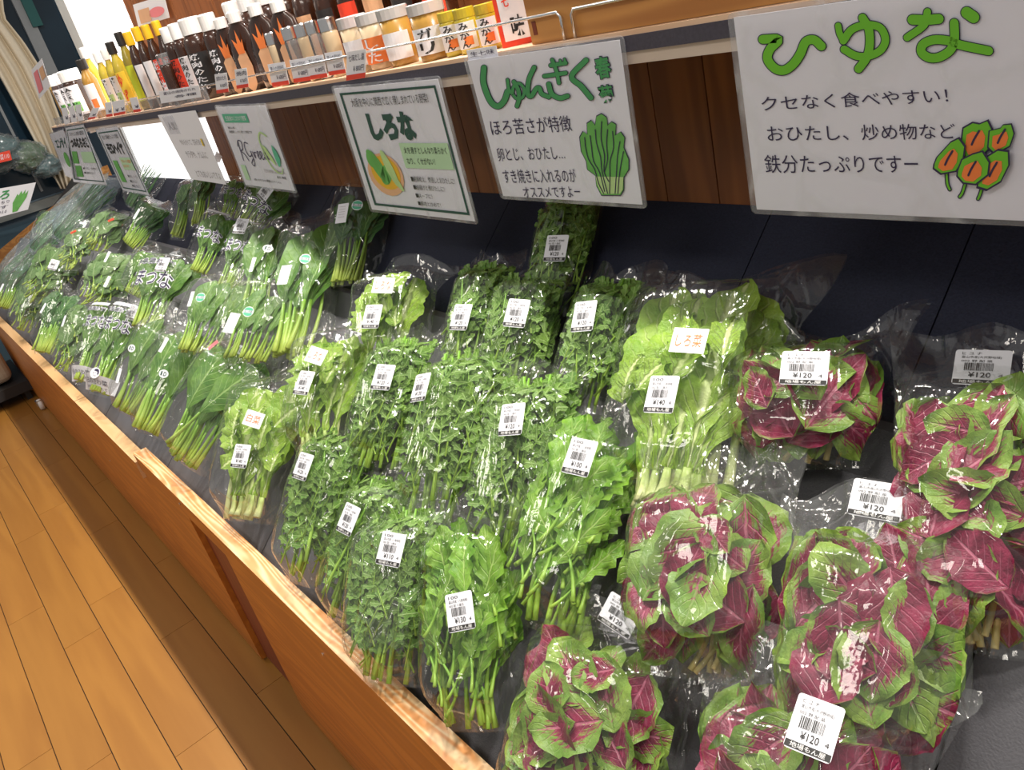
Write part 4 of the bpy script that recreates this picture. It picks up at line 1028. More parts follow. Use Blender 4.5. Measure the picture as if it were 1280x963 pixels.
# --- hiyuna
rt, F = sgn([(917, 22), (1300, -33), (1300, 277), (946, 262)], label='large handwritten sign in lime lettering with a red and green leaf drawing')
C = pm(860, 0, 3.048); f0 = F(.0002); f1 = F(.0006); g0 = lambda x, y: f0(*C(x, y)); g1 = lambda x, y: f1(*C(x, y))
HI = [([(285, 150), (345, 150), (312, 188), (303, 225), (330, 260), (365, 268), (400, 245), (428, 205), (448, 160), (480, 152), (508, 176)], 34),
      ([(572, 98), (578, 128), (592, 155)], 24), ([(592, 155), (625, 112), (680, 95), (732, 106), (752, 150), (735, 190), (690, 213), (640, 213), (595, 188)], 29),
      ([(665, 68), (688, 110), (692, 170), (680, 220), (650, 262)], 32),
      ([(855, 75), (905, 76), (955, 72)], 38), ([(912, 45), (900, 95), (835, 143)], 28), ([(1062, 48), (1088, 66)], 44),
      ([(1014, 88), (1015, 150), (1000, 190), (960, 217), (920, 220), (890, 200), (895, 170), (935, 152), (990, 155), (1040, 172), (1145, 194)], 34)]
mo = MB(); mi = MB()
for i, (pts, wd) in enumerate(HI):
    h0, h1 = F(.0002+i*.00006), F(.0012+i*.00006); ribbon(mo, pts, wd+7, lambda x, y: h0(*C(x, y))); ribbon(mi, pts, wd, lambda x, y: h1(*C(x, y)))
mo.build('title_outline', MT['ink'], rt); mi.build('title', MT['lime'], rt)
m = MB(); LT = lambda: (m.build('lettering', MT['ink'], rt), m.__init__())
quadtext(m, F, 'クセなく食べやすい！', C(275, 368), C(985, 335), C(283, 424), off=.0, res=3); LT()
quadtext(m, F, 'おひたし、炒め物など', C(298, 480), C(1015, 470), C(305, 540), off=.0, res=3); LT()
quadtext(m, F, '鉄分たっぷりですー', C(288, 590), C(872, 590), C(296, 660), off=.0, res=3)
m.build('lettering', MT['ink'], rt)
leafp = [[(1045, 530), (1050, 490), (1085, 470), (1110, 475), (1140, 462), (1158, 500), (1150, 560), (1110, 600), (1060, 605), (1040, 560)],
         [(1150, 500), (1190, 490), (1200, 478), (1230, 475), (1240, 510), (1225, 555), (1170, 585), (1145, 560)],
         [(940, 625), (950, 600), (1000, 545), (1030, 530), (1052, 560), (1045, 610), (1020, 650), (965, 660), (938, 640)],
         [(1140, 600), (1180, 575), (1218, 580), (1220, 630), (1190, 690), (1140, 720), (1105, 710), (1110, 660)],
         [(1030, 650), (1045, 610), (1085, 590), (1120, 580), (1145, 620), (1140, 665), (1095, 700), (1050, 695), (1028, 670)]]
stm = [[(985, 660), (988, 700), (997, 722)], [(1058, 695), (1045, 735), (1035, 750)], [(1120, 718), (1112, 742), (1105, 758)]]
mo = MB(); mg = MB(); mr = MB()
for i, q in enumerate(stm): ribbon(mo, q, 17, g0); ribbon(mg, q, 8, g1)
e_ = .0004
for i, q in enumerate(leafp):
    fo, fg, fr_, fl_ = F(.0008+i*.0012), F(.0011+i*.0012), F(.0014+i*.0012), F(.0017+i*.0012)
    cx = sum(a for a, b in q)/len(q); cy = sum(b for a, b in q)/len(q)
    mo.poly([fo(*C(cx+(a-cx)*1.12, cy+(b-cy)*1.12)) for a, b in q]); mg.poly([fg(*C(a, b)) for a, b in q])
    mr.poly([fr_(*C(cx-4+(a-cx)*.66, cy+12+(b-cy)*.66)) for a, b in q])
    ribbon(mo, [(cx+14, cy-26), (cx-4, cy+4), (cx-14, cy+26)], 8, lambda x, y: fl_(*C(x, y)))
mo.build('drawing_outline', MT['ink'], rt); mg.build('drawn_leaves', MT['lime'], rt); mr.build('drawn_leaf_centres', MT['orange'], rt)
# --- shungiku
rt, F = sgn([(584, 76), (774, 50), (803, 256), (629, 245)], label='handwritten sign in dark green lettering with a drawn green leafy bunch')
C = pm(560, 30, 4.013); f0 = F(.0002); f1 = F(.0006); g0 = lambda x, y: f0(*C(x, y)); g1 = lambda x, y: f1(*C(x, y))
SG = [([(180, 220), (177, 290), (200, 362), (225, 402), (255, 412), (282, 385), (298, 340)], 28),
      ([(298, 280), (305, 325), (322, 350)], 15), ([(322, 350), (330, 312), (357, 298), (382, 328), (374, 368), (345, 374), (328, 358)], 15), ([(330, 290), (352, 330), (356, 375), (346, 412)], 20),
      ([(432, 218), (405, 280), (400, 350), (418, 362), (442, 325), (458, 322), (470, 350), (505, 366)], 22),
      ([(515, 208), (590, 196)], 20), ([(483, 262), (590, 246)], 20), ([(522, 180), (545, 240), (556, 296)], 18), ([(562, 182), (568, 200)], 11), ([(584, 176), (590, 200)], 12),
      ([(505, 302), (520, 350), (560, 372), (598, 362)], 24), ([(692, 182), (620, 262), (668, 312), (716, 370)], 26)]
mo = MB(); mi = MB()
for i, (pts, wd) in enumerate(SG):
    h0, h1 = F(.0002+i*.00006), F(.0012+i*.00006); ribbon(mo, pts, wd+6, lambda x, y: h0(*C(x, y))); ribbon(mi, pts, wd, lambda x, y: h1(*C(x, y)))
quadtext(mo, F, '春', C(722, 168), C(808, 150), C(745, 285), off=.06, e=.0002); quadtext(mi, F, '春', C(728, 172), C(803, 156), C(750, 281), off=.03, e=.0006)
quadtext(mo, F, '菊', C(742, 310), C(822, 298), C(765, 402), off=.06, e=.0002); quadtext(mi, F, '菊', C(748, 314), C(817, 303), C(770, 398), off=.03, e=.0006)
mo.build('title_outline', MT['ink'], rt); mi.build('title', MT['green_marker'], rt)
m = MB(); LT = lambda: (m.build('lettering', MT['ink'], rt), m.__init__())
quadtext(m, F, 'ほろ苦さが特徴', C(205, 482), C(608, 458), C(222, 562), off=.0, res=3); LT()
quadtext(m, F, '卵とじ、おひたし…', C(240, 622), C(575, 612), C(255, 690), off=.0, res=3); LT()
quadtext(m, F, 'すき焼きに入れるのが', C(268, 730), C(632, 726), C(285, 800), off=.0, res=3); LT()
quadtext(m, F, 'オススメですよー', C(370, 818), C(655, 815), C(383, 872), off=.0, res=3)
m.build('lettering', MT['ink'], rt)
out = [(740, 760), (700, 730), (695, 690), (670, 640), (662, 570), (678, 540), (700, 555), (698, 500), (720, 485), (738, 510), (745, 465), (770, 452), (795, 470), (800, 510), (820, 492), (842, 505), (838, 560), (865, 542), (885, 570), (880, 620), (905, 680), (905, 730), (880, 770), (880, 830), (865, 858), (770, 858), (745, 810)]
cx, cy = 790, 680
mo = MB(); mg = MB(); mp = MB(); ml = MB()
mo.poly([F(.0008)(*C(cx+(a-cx)*1.035, cy+(b-cy)*1.025)) for a, b in out]); mg.poly([F(.0012)(*C(a, b)) for a, b in out])
mp.poly([F(.0016)(*C(a, b)) for a, b in [(740, 765), (880, 768), (876, 832), (862, 852), (772, 852), (750, 808)]])
g3 = lambda x, y: F(.0020)(*C(x, y))
for q in [[(685, 570), (690, 620), (705, 680), (735, 730), (755, 800), (780, 850)], [(712, 560), (720, 620), (730, 690), (760, 745), (785, 840)], [(738, 530), (745, 600), (765, 670), (772, 740), (800, 850)], [(770, 490), (768, 580), (785, 660), (782, 740), (806, 790)], [(800, 530), (795, 600), (800, 680), (785, 740)], [(825, 540), (830, 620), (812, 690), (812, 770), (810, 850)], [(862, 590), (850, 660), (845, 740), (838, 850)], [(880, 640), (868, 700), (858, 770), (852, 850)]]: ribbon(ml, q, 4.5, g3, sub=3)
mo.build('drawing_outline', MT['ink'], rt); mg.build('drawn_bunch', MT['leaf_print'], rt); mp.build('drawn_stalks', MT['pale_print'], rt); ml.build('drawn_lines', MT['ink'], rt)
# --- printed signs (shirona, moroheiya, tsurumurasaki, ensai)
def frame_lines(m, F, cs, inset=.05, wd=.012, e=.0003):
    P = [Vector(c) for c in cs]
    def q(a, b): t = P[0]+(P[1]-P[0])*a; bt = P[3]+(P[2]-P[3])*a; r = t+(bt-t)*b; return F(e)(r.x, r.y)
    i = inset; o = i-wd
    for (x0, y0, x1, y1) in ((o, o, 1-o, i), (o, 1-i, 1-o, 1-o), (o, i, i, 1-i), (1-i, i, 1-o, 1-i)):
        m.poly([q(x0, y0), q(x1, y0), q(x1, y1), q(x0, y1)])
    return q
def bil(F, cs, e=.0004):
    P = [Vector(c) for c in cs]
    def q(a, b, ee=0):
        t = P[0]+(P[1]-P[0])*a; bt = P[3]+(P[2]-P[3])*a; r = t+(bt-t)*b; return F(e+ee)(r.x, r.y)
    return q
def ptxt(m, q, s, x0, y0, x1, y1, off=0., e=0., mi=0, res=2): put_text(m, s, lambda a, b: q(x0+(x1-x0)*a, y1+(y0-y1)*b, e), mi, off, res)
def rect(m, q, x0, y0, x1, y1, e=0): m.poly([q(x0, y0, e), q(x1, y0, e), q(x1, y1, e), q(x0, y1, e)])
def card(cs, title, label, box, tcol='dkgreen', lines=(), boxcol='mint', dish=False, subt=''):
    rt, F = sgn(cs, label=label); m = MB(); frame_lines(m, F, cs, .058, .018); m.build('border', MT['dkgreen'], rt)
    q = bil(F, cs)
    for s, x0, y0, x1, y1 in [(subt, .12, .09, .86, .16)]+list(lines): m = MB(); ptxt(m, q, s, x0, y0, x1, y1, e=.0012); m.build('small_lettering', MT['black'], rt)
    m = MB(); ptxt(m, q, title, *box, off=.06); m.build('title', MT[tcol], rt)
    m = MB(); rect(m, q, .46, .45, .93, .64, .0004); m.build('tinted_box', MT[boxcol], rt)
    return rt, q
cs = [(417, 111), (547, 99), (594, 277), (465, 262)]
rt, q = card(cs, 'しろな', 'printed green framed sign with a photo of greens in a bowl', (.22, .21, .66, .43),
    lines=[('火を通すとしんなり柔らかく', .49, .48, .90, .53), ('なり、くせがない！', .49, .56, .76, .61), ('■胡麻和え、煮浸しとおひたしに！', .48, .70, .90, .745), ('■油揚げと煮びたしに！', .48, .765, .78, .805), ('■スープに！', .48, .83, .64, .865), ('■豚肉と炒めて！', .48, .89, .70, .925)],
    subt='大阪を中心に関西で広く親しまれている野菜！')
def ell(m, q, cx, cy, rx, ry, e, n=20, rot=0): m.poly([q(cx+rx*math.cos(i*2*math.pi/n)*math.cos(rot)-ry*math.sin(i*2*math.pi/n)*math.sin(rot), cy+rx*math.cos(i*2*math.pi/n)*math.sin(rot)+ry*math.sin(i*2*math.pi/n)*math.cos(rot), e) for i in range(n)][::-1])
m = MB(); ell(m, q, .245, .70, .165, .17, .0003, rot=.3); m.build('printed_bowl', MT['tanp'], rt)
m = MB(); ell(m, q, .25, .685, .135, .135, .0007, rot=.3); m.build('printed_broth', MT['capyellow'], rt)
m = MB(); ell(m, q, .19, .64, .05, .15, .0011, rot=-.4); ell(m, q, .25, .70, .05, .09, .0011, rot=.5); ell(m, q, .15, .58, .045, .07, .0013); m.build('printed_greens', MT['leaf_print'], rt)
m = MB(); ell(m, q, .30, .65, .035, .15, .0015, rot=-.25); ell(m, q, .32, .73, .025, .11, .0016, rot=-.5); m.build('printed_stalks', MT['pale_print'], rt)
cs = [(120, 163), (146, 159), (186, 244), (154, 238)]
rt, q = card(cs, 'モロヘイヤ', 'printed sign with green frame and an orange lettered box, against the lit white panel', (.14, .21, .84, .40), 'black', [('■おひたし・スープに！', .48, .72, .88, .76), ('■天ぷらに！', .48, .80, .74, .84), ('■納豆と和えて！', .48, .87, .80, .91)], subt='粘りと栄養がたっぷりの野菜！')
m = MB(); rect(m, q, .12, .50, .30, .85, .0008); m.build('printed_leaf_photo', MT['leaf_print'], rt)
m = MB(); ptxt(m, q, 'カルシウム豊富！', .50, .48, .90, .53, e=.0012); ptxt(m, q, 'βカロテン', .50, .56, .80, .61, e=.0012); m.build('orange_lettering', MT['orange'], rt)
cs = [(82, 160), (104, 156), (133, 231), (92, 227)]
rt, q = card(cs, 'つるむらさき', 'printed sign with two small green photos, second sign from the curtain', (.12, .20, .90, .38), 'black', [('■おひたし・炒め物に！', .40, .72, .88, .76), ('■胡麻和えに！', .40, .80, .74, .84)], subt='つるりとした食感の葉野菜！')
m = MB(); rect(m, q, .10, .44, .30, .66, .0008); rect(m, q, .14, .70, .34, .90, .0008)
m.build('printed_leaf_photos', MT['leaf_print'], rt)
cs = [(62, 168), (79, 162), (100, 226), (82, 219)]
rt, F = sgn(cs, label='printed sign with an olive leaf photo, nearest the cream curtain'); q = bil(F, cs)
m = MB(); ptxt(m, q, 'エンサイ', .15, .14, .9, .36, off=.03); m.build('title', MT['dkgreen'], rt)
m = MB(); ell(m, q, .55, .60, .16, .16, .0004, rot=.5); m.build('printed_leaf_photo', MT['leaf_print'], rt)
# --- plain handwritten white paper
cs = [(197, 144), (244, 138), (283, 231), (239, 224)]
rt, F = sgn(cs, label='plain white paper with faint handwriting and a curled lower edge', lam=False); q = bil(F, cs)
for a_ in (('人気！', .12, .12, .34, .24), ('やわらかくて、甘みがあって', .22, .38, .86, .47), ('サラダや、ナムルに', .22, .55, .80, .66), ('とてもおいしいですよ', .24, .84, .92, .94)): m = MB(); ptxt(m, q, *a_); m.build('lettering', MT['grey_ink'], rt)
m = MB(); rect(m, q, .08, .03, .36, .30, -.0001); m.build('clear_tape', MT['laminate'], rt)
m = MB(); rect(m, q, .80, .38, .84, .48, .0006); m.build('yellow_mark', MT['yellow'], rt)
# --- logo sign
cs = [(270, 134), (331, 132), (369, 239), (307, 231)]
rt, F = sgn(cs, label='laminated sign with a green circular leaf logo and script lettering'); q = bil(F, cs)
m = MB(); rect(m, q, .06, .09, .56, .20, 0); m.build('banner', MT['banner'], rt)
m = MB(); ptxt(m, q, '生産者のこだわり野菜', .10, .115, .52, .175, e=.0006); m.build('banner_lettering', MT['paper'], rt)
for a_ in (('富山県', .08, .25, .22, .28), ('無農薬 しっかり育てた野菜です', .08, .30, .54, .335), ('黒田 農園', .72, .84, .90, .87), ('(株) まちなか農園 (つくしん)', .22, .90, .76, .935)): m = MB(); ptxt(m, q, *a_); m.build('small_lettering', MT['black'], rt)
m = MB(); g = lambda x, y: q(x, y, .0003)
for pts in [[(.14, .50), (.18, .43), (.24, .44), (.22, .53), (.17, .56), (.22, .60), (.26, .68)], [(.17, .44), (.16, .56), (.15, .68)], [(.36, .46), (.30, .45), (.27, .54), (.30, .62), (.36, .60), (.36, .55), (.37, .66), (.34, .74), (.30, .71), (.36, .65)],
            [(.40, .56), (.42, .64), (.43, .57), (.47, .57)], [(.48, .62), (.52, .58), (.50, .55), (.48, .60), (.50, .65), (.54, .62)], [(.55, .62), (.58, .58), (.56, .55), (.54, .60), (.57, .65), (.61, .62)], [(.62, .56), (.63, .65), (.65, .57), (.68, .57), (.68, .64), (.71, .63)]]: ribbon(m, pts, .012, g, sub=4)
m.build('script_lettering', MT['ink'], rt)
m = MB(); ribbon(m, [(.78, .80), (.68, .72), (.63, .55), (.63, .40), (.70, .32), (.80, .36)], .022, lambda x, y: q(x, y, .0008), sub=6); ribbon(m, [(.78, .80), (.86, .80), (.90, .74)], .014, lambda x, y: q(x, y, .0008)); m.poly([q(a, b, .0012) for a, b in [(.64, .46), (.70, .50), (.77, .62), (.80, .72), (.72, .66), (.66, .56)]]); m.build('logo_ring', MT['pale_print'], rt)
m = MB(); m.poly([q(a, b, .0014) for a, b in [(.84, .46), (.90, .54), (.92, .63), (.88, .71), (.84, .73), (.82, .64), (.82, .54)]]); m.build('logo_leaf', MT['banner'], rt)
m = MB(); ptxt(m, q, 'TOYAMA GROWTH', .50, .77, .90, .81); m.build('grey_lettering', MT['grey_ink'], rt)
m = MB(); rect(m, q, .05, .74, .14, .93, .0004); m.build('green_photo', MT['mint'], rt)

# ------------------------------------------------------------------ price cards on the shelf edge
def pcard(c, wpx, hpx, txt, yen, label, y=-.004, sl=-.16, lean=.36, redb=True, grp='price cards on the shelf edge', mt='paper'):
    u, v = c; cs = [(u-wpx/2-hpx*lean/2, v-hpx/2-wpx*sl/2*-1*-1), (u+wpx/2-hpx*lean/2, v-hpx/2+wpx*sl/2), (u+wpx/2+hpx*lean/2, v+hpx/2+wpx*sl/2), (u-wpx/2+hpx*lean/2, v+hpx/2-wpx*sl/2)]
    cs[0] = (cs[0][0], v-hpx/2-wpx*sl/2)
    rt, F = sgn(cs, 'price_card', label, 'price card', grp, lam=False, y=y, mt=mt); q = bil(F, cs, -.0002)
    m = MB()
    if txt: ptxt(m, q, txt, .10, .12, .90, .36)
    if yen: ptxt(m, q, yen, .35, .52, .90, .74)
    if txt or yen: m.build('lettering', MT['ink'], rt)
    if redb: m = MB(); rect(m, q, 0, .82, 1, 1, .0002); m.build('red_band', MT['red'], rt)
pcard((445, 81), 24, 36, '七味だし醤', '¥ 800円', 'white price card with a red foot below the paste tubs', lean=-.02)
pcard((302, 98), 15, 24, '焼肉', '¥ 760円', 'price card with red marker writing below the sauce pouches', lean=.12)
pcard((277, 104), 15, 24, '焼肉のたれ', '¥ 430円', 'price card right of the wide paper strip', lean=.12)
pcard((169, 131), 9, 18, '', '¥', 'price card with a red foot under the yellow neon bottle', lean=.3)
for i, (u, lab) in enumerate(((136, 'first'), (145, 'second'), (152, 'third'))): pcard((u, 137-i*1.5), 8, 18, '', '¥', 'one of three adjoining price cards under the green dot bottles, %s from the curtain' % lab, lean=.1)
pcard((117, 142), 9, 14, '', '¥', 'tilted price card under the bottle with the orange dot', lean=-.4)
for i, (u, v, lab) in enumerate(((82, 145, 'nearest the curtain'), (91, 143, 'in the middle of the far three'), (99, 141, 'right one of the far three'))): pcard((u, v), 7, 20, '', '¥', 'far price card %s' % lab, lean=.2, redb=False)
pcard((604, 73), 37, 26, '生七味', '550円', 'handwritten card tucked behind the dark green lettered sign', lean=.2, y=-.0035)
pcard((225, 118), 50, 15, '富山の焼肉のたれ', '各種', 'wide handwritten paper strip under the dressing bottles', lean=.2, redb=False)
for i, (u, v, lab) in enumerate(((348, 93, 'leftmost'), (375, 88, 'second'), (396, 84, 'third'), (419, 79, 'rightmost'))): pcard((u, v), 21, 28, '富山の調味料', '¥ 680円', 'cream price card with red foot behind the rail, %s of four' % lab, lean=.22, y=.012, mt='paper', grp='cream price cards behind the rail')
# clear plastic strip under the cards
m = MB(); m.box(-2.95, -.0028, -.004, at_y(262, 120, 0).x, -.0018, .034); o = m.build('plastic_strip', MT['laminate']); tag(o, 'clear plastic card strip along the shelf edge', 'card holder')

# ------------------------------------------------------------------ bottles and jars
def cyl_label(m, r, z0, z1, a0, a1, n=10, m_=0):
    k = m.add([(r*math.sin(a0+(a1-a0)*i/n), -r*math.cos(a0+(a1-a0)*i/n), z) for z in (z0, z1) for i in range(n+1)])
    for i in range(n): m.face((k+i, k+i+1, k+n+2+i, k+n+1+i), None, m_)
BN = {'n': 0}
def bottle(b, t, wpx, kind, body, cap, lab, label, cat, group, txt=None, txtcol='black', lab2=None, y=.045, dot=None):
    """b: bottom centre pixel, t: top centre pixel; stands on the shelf board"""
    P = at_z(b[0], b[1], 0.0)
    if not (.012 < P.y < .19): P = at_y(b[0], b[1], y)
    P = Vector((at_y(b[0], b[1], y).x if True else P.x, y, .0003))
    top = at_y(t[0], t[1], y); h = max(.05, min(.26, top.z)); dpt = (P-CP).dot(CF); r = max(.012, min(.045, wpx*dpt/FPX/2*1.06))
    d = (P-CP); ang = math.atan2(d.x, -d.y)   # facing the aisle, a little towards the camera
    root = empty(cat.replace(' ', '_'), Matrix.Translation(P) @ Matrix.Rotation(.55, 4, 'Z')); tag(root, label, cat, group)
    if kind == 'slim': pr = [(r*.92, 0), (r, .003), (r, h*.62), (r*.85, h*.70), (r*.50, h*.80), (r*.46, h*.86)]; cz = h*.83; cr = r*.66
    elif kind == 'dress': pr = [(r*.92, 0), (r, .004), (r*.96, h*.35), (r, h*.66), (r*.92, h*.74), (r*.66, h*.82)]; cz = h*.80; cr = r*.80
    elif kind == 'jar': pr = [(r*.92, 0), (r, .003), (r, h*.74), (r*.86, h*.80)]; cz = h*.78; cr = r*.98
    elif kind == 'tub': pr = [(r*.90, 0), (r*.92, .003), (r, h*.80)]; cz = h*.80; cr = r*1.05
    m = MB(); m.lathe(pr, 22); m.build('body', MT[body], root, True)
    m = MB(); m.lathe([(cr, 0), (cr, (h-cz)*.9), (cr*.93, h-cz)], 20, 0, (0, 0, cz)); m.build('cap', MT[cap], root)
    if lab:
        z0, z1 = (h*.12, h*.58) if kind != 'jar' else (h*.12, h*.70)
        m = MB(); cyl_label(m, r*1.02, z0, z1, -1.15, 1.15); lb = m.build('label', MT[lab], root)
        if lab2: m = MB(); cyl_label(m, r*1.035, z0, z1, -1.15, -.2); m.build('label_panel', MT[lab2], lb)
        if dot: m = MB(); cyl_label(m, r*1.035, z0+(z1-z0)*.12, z0+(z1-z0)*.45, -.1, .7, 6); m.build('label_motif', MT[dot], lb)
        if txt:
            m = MB(); rr_ = r*1.05
            n_ = len(txt)
            for i, ch in enumerate(txt):
                zc = z1-(z1-z0)*(i+.5)/n_; hh = (z1-z0)/n_*.42
                put_text(m, ch, lambda a, b_: (rr_*math.sin((a-.5)*.9), -rr_*math.cos((a-.5)*.9), zc-hh+2*hh*b_), off=.02, res=1)
            m.build('lettering', MT[txtcol], lb)
    return root
gB = 'bottles and jars on the shelf'
bottle((80, 133), (66, 98), 13, 'jar', 'amber', 'gold', None, 'small amber jar with gold lid nearest the curtain', 'jar', gB)
for b_, t_, w_, l_ in (((88, 143), (70, 92), 14, 'first'), ((96, 141), (78, 89), 14, 'second'), ((107, 139), (92, 84), 24, 'third')):
    bottle(b_, t_, w_, 'jar', 'soy', 'white', 'paper', 'white capped jar with a green onion label, %s from the curtain' % l_, 'jar', gB, '食卓', 'black', None, dot='leaf_print')
bottle((127, 135), (110, 70), 17, 'slim', 'amber', 'capblack', 'paper', 'small amber bottle with black cap and an orange dot on its label', 'bottle', gB, None, dot='orange')
bottle((135, 132), (114, 54), 13, 'slim', 'lemon', 'white', None, 'tall pale bottle with white cap behind the green dot ones', 'bottle', gB, y=.10)
bottle((146, 127), (122, 64), 13, 'slim', 'lemon', 'white', 'paper', 'slim bottle with white cap, left one of the green dot pair', 'bottle', gB, 'ドレス', 'black', dot='pale_print')
bottle((156, 125), (131, 60), 13, 'slim', 'lemon', 'white', 'paper', 'slim bottle with white cap, right one of the green dot pair', 'bottle', gB, 'ドレス', 'black', dot='pale_print')
bottle((166, 123), (142, 50), 15, 'slim', 'lemon', 'capblack', 'yellow', 'bottle with black cap and a yellow label', 'bottle', gB, 'ゆず', 'red')
bottle((181, 122), (152, 38), 14, 'slim', 'oil', 'capblack', 'neon', 'dark oil bottle with black cap and a neon yellow label', 'bottle', gB)
for b_, t_, l_, lb in (((191, 120), (163, 38), 'first', 'paper'), ((203, 119), (177, 30), 'second', 'paper'), ((215, 117), (192, 26), 'third', 'red'), ((228, 113), (207, 20), 'fourth', 'red')):
    bottle(b_, t_, 15, 'slim', 'soy', 'capyellow', lb, 'soy bottle with yellow cap, %s of four from the neon label' % l_, 'bottle', gB, '醤油' if lb == 'red' else None, 'paper', 'soy')
bottle((219, 108), (205, 66), 17, 'jar', 'soy', 'clear', None, 'squat dark jar with a glass lid in front of the soy bottles', 'jar', gB, y=.022)
for i, (b_, t_, w_, lb, cd) in enumerate((((232, 101), (206, 34), 17, 'red', 'leftmost with red label'), ((243, 99), (222, 27), 17, 'paper', 'second with white label'), ((262, 95), (240, 20), 30, 'blackp', 'third and widest with dark label'), ((284, 92), (264, 14), 24, 'blackp', 'rightmost with dark label'))):
    bottle(b_, t_, w_, 'dress', 'soy', 'white', lb, 'white capped barbecue sauce bottle, %s' % cd, 'bottle', gB, '焼肉のたれ', 'black' if lb in ('red', 'paper') else 'paper', y=.05)
# sauce pouches with flame drawings
for i, (u, v, tu, tv, w_) in enumerate(((300, 96, 276, 20, 20), (318, 92, 292, 12, 22), (345, 88, 310, 6, 22), (372, 82, 336, 2, 22))):
    P = Vector((at_y(u, v, .06).x, .06+.0*i, .0003)); h = min(.22, at_y(tu, tv, .06).z); W_ = .044
    root = empty('sauce_pouch', Matrix.Translation(P) @ Matrix.Rotation(.5, 4, 'Z')); tag(root, 'brown sauce pouch with a flame drawing, %s from the barbecue bottles' % ('first', 'second', 'third', 'fourth')[i], 'pouch', 'sauce pouches on the shelf')
    m = MB(); rings = []
    for z, ww, dd in ((0, .9, 1), (.02, 1, 1), (h*.5, 1, .8), (h*.75, .8, .5), (h*.86, .35, .35)):
        rings.append(m.add([(W_*ww*math.cos(a*math.pi/8), .018*dd*math.sin(a*math.pi/8), z) for a in range(16)]))
    for a, b_ in zip(rings, rings[1:]):
        for k in range(16): m.face((a+k, a+(k+1) % 16, b_+(k+1) % 16, b_+k))
    m.face([rings[0]+k for k in range(16)][::-1]); m.build('body', MT['soy'], root, True)
    m = MB(); m.lathe([(.016, 0), (.016, h*.12), (.014, h*.14)], 16, 0, (0, 0, h*.85)); m.build('cap', MT['white'], root)
    m = MB(); m.poly([(x*.020, -.0185, h*.30+z*.045) for x, z in [(-.8, -1), (-.1, -1.3), (.7, -.9), (.9, 0), (.6, .8), (0, .9), (-.9, .5)]]); m.build('drawn_chick', MT['tanp'], root)
    m = MB(); m.poly([(x*.020, -.0190, h*.30+z*.045) for x, z in [(-.5, .7), (-.8, 1.5), (-.2, 1.2), (.1, 1.9), (.4, 1.2), (.7, 1.4), (.5, .7)]]); m.build('drawn_flame', MT['orange'], root)
# small glass jars with silver lids
for i, (u, v, tu, tv, w_) in enumerate(((352, 84, 340, 40, 15), (374, 80, 358, 34, 17), (390, 77, 374, 30, 17), (402, 72, 388, 26, 15), (420, 67, 407, 22, 20))):
    bottle((u, v), (tu, tv), w_, 'jar', 'cream' if i % 2 == 0 else 'clear', 'chrome', None, 'small spice jar with a shiny lid, %s of five behind the cream cards' % ('first', 'second', 'third', 'fourth', 'fifth')[i], 'jar', gB, y=.04)
for i, (u, v, tu, tv, w_, bd, lb, l2, tx_, lab) in enumerate(((458, 88, 437, 20, 34, 'cream', 'paper', None, None, 'tub of pale paste with a barcode side'), (482, 84, 466, 14, 36, 'cream', 'orange', 'tanp', 'した', 'tub of pale paste with an orange label'),
        (508, 81, 490, 8, 36, 'amber', 'paper', 'yellow', None, 'tub of golden pickle with a white side label'), (548, 74, 530, 2, 42, 'amber', 'paper', None, 'ガリ', 'tub of golden pickle with a large white label'))):
    bottle((u, v), (tu, tv), w_, 'tub', bd, 'frost', lb, lab, 'tub', gB, tx_, 'black' if lb == 'paper' else 'paper', y=.05)
for i, (u, v, tu, tv) in enumerate(((571, 64, 558, 14), (590, 61, 576, 10), (616, 55, 604, 4))):
    bottle((u, v), (tu, tv), 26, 'jar', 'lemon', 'lemon', 'paper', 'yellow citrus jar, %s of three beside the wooden box' % ('leftmost', 'middle', 'rightmost')[i], 'jar', gB, 'みかん', 'black', y=.05, dot='orange')
P = Vector((at_y(648, 45, .05).x, .05, .0003)); rt = empty('spice_packet', Matrix.Translation(P) @ Matrix.Rotation(.45, 4, 'Z')); tag(rt, 'red edged packet leaning on the wooden box', 'packet')
m = MB(); m.box(-.026, -.008, 0, .026, .008, .085); m.build('packet', MT['red'], rt)
m = MB(); m.poly([(-.019, -.0085, .008), (.025, -.0085, .008), (.025, -.0085, .080), (-.019, -.0085, .080)]); p_ = m.build('label', MT['paper'], rt)
m = MB(); put_text(m, '味', lambda a, b: (-.004+.022*a, -.0092, .012+.03*b), off=.02); m.build('lettering', MT['black'], p_)
m = MB(); put_text(m, '七', lambda a, b: (-.012+.012*a, -.0092, .055+.015*b), off=.02); m.build('red_lettering', MT['red'], p_)
# back row of tall sauce bottles
for i in range(10):
    x = at_y(300, 60, .15).x + i*.104
    m_ = bottle((0, 0), (0, 0), 20, 'dress', 'soy', 'white', 'blackp' if i % 2 else 'red', 'tall white capped sauce bottle in the back row, number %d from the barbecue bottles' % (i+1), 'bottle', gB) if False else None
    P = Vector((x, .165, .0003)); root = empty('bottle', Matrix.Translation(P)); tag(root, 'white capped sauce bottle in the back row, %s from the left' % ('first', 'second', 'third', 'fourth', 'fifth', 'sixth', 'seventh', 'eighth', 'ninth', 'last')[i], 'bottle', 'back row of sauce bottles')
    h = .215; r = .032; m = MB(); m.lathe([(r*.9, 0), (r, .004), (r, h*.66), (r*.9, h*.76), (r*.6, h*.84)], 18); m.build('body', MT['soy'], root, True)
    m = MB(); m.lathe([(r*.7, 0), (r*.7, h*.15), (r*.6, h*.17)], 16, 0, (0, 0, h*.83)); m.build('cap', MT['white'], root)
    m = MB(); cyl_label(m, r*1.03, h*.15, h*.6, -1.2, 1.2); m.build('label', MT[('red', 'tanp', 'blackp')[i % 3]], root)
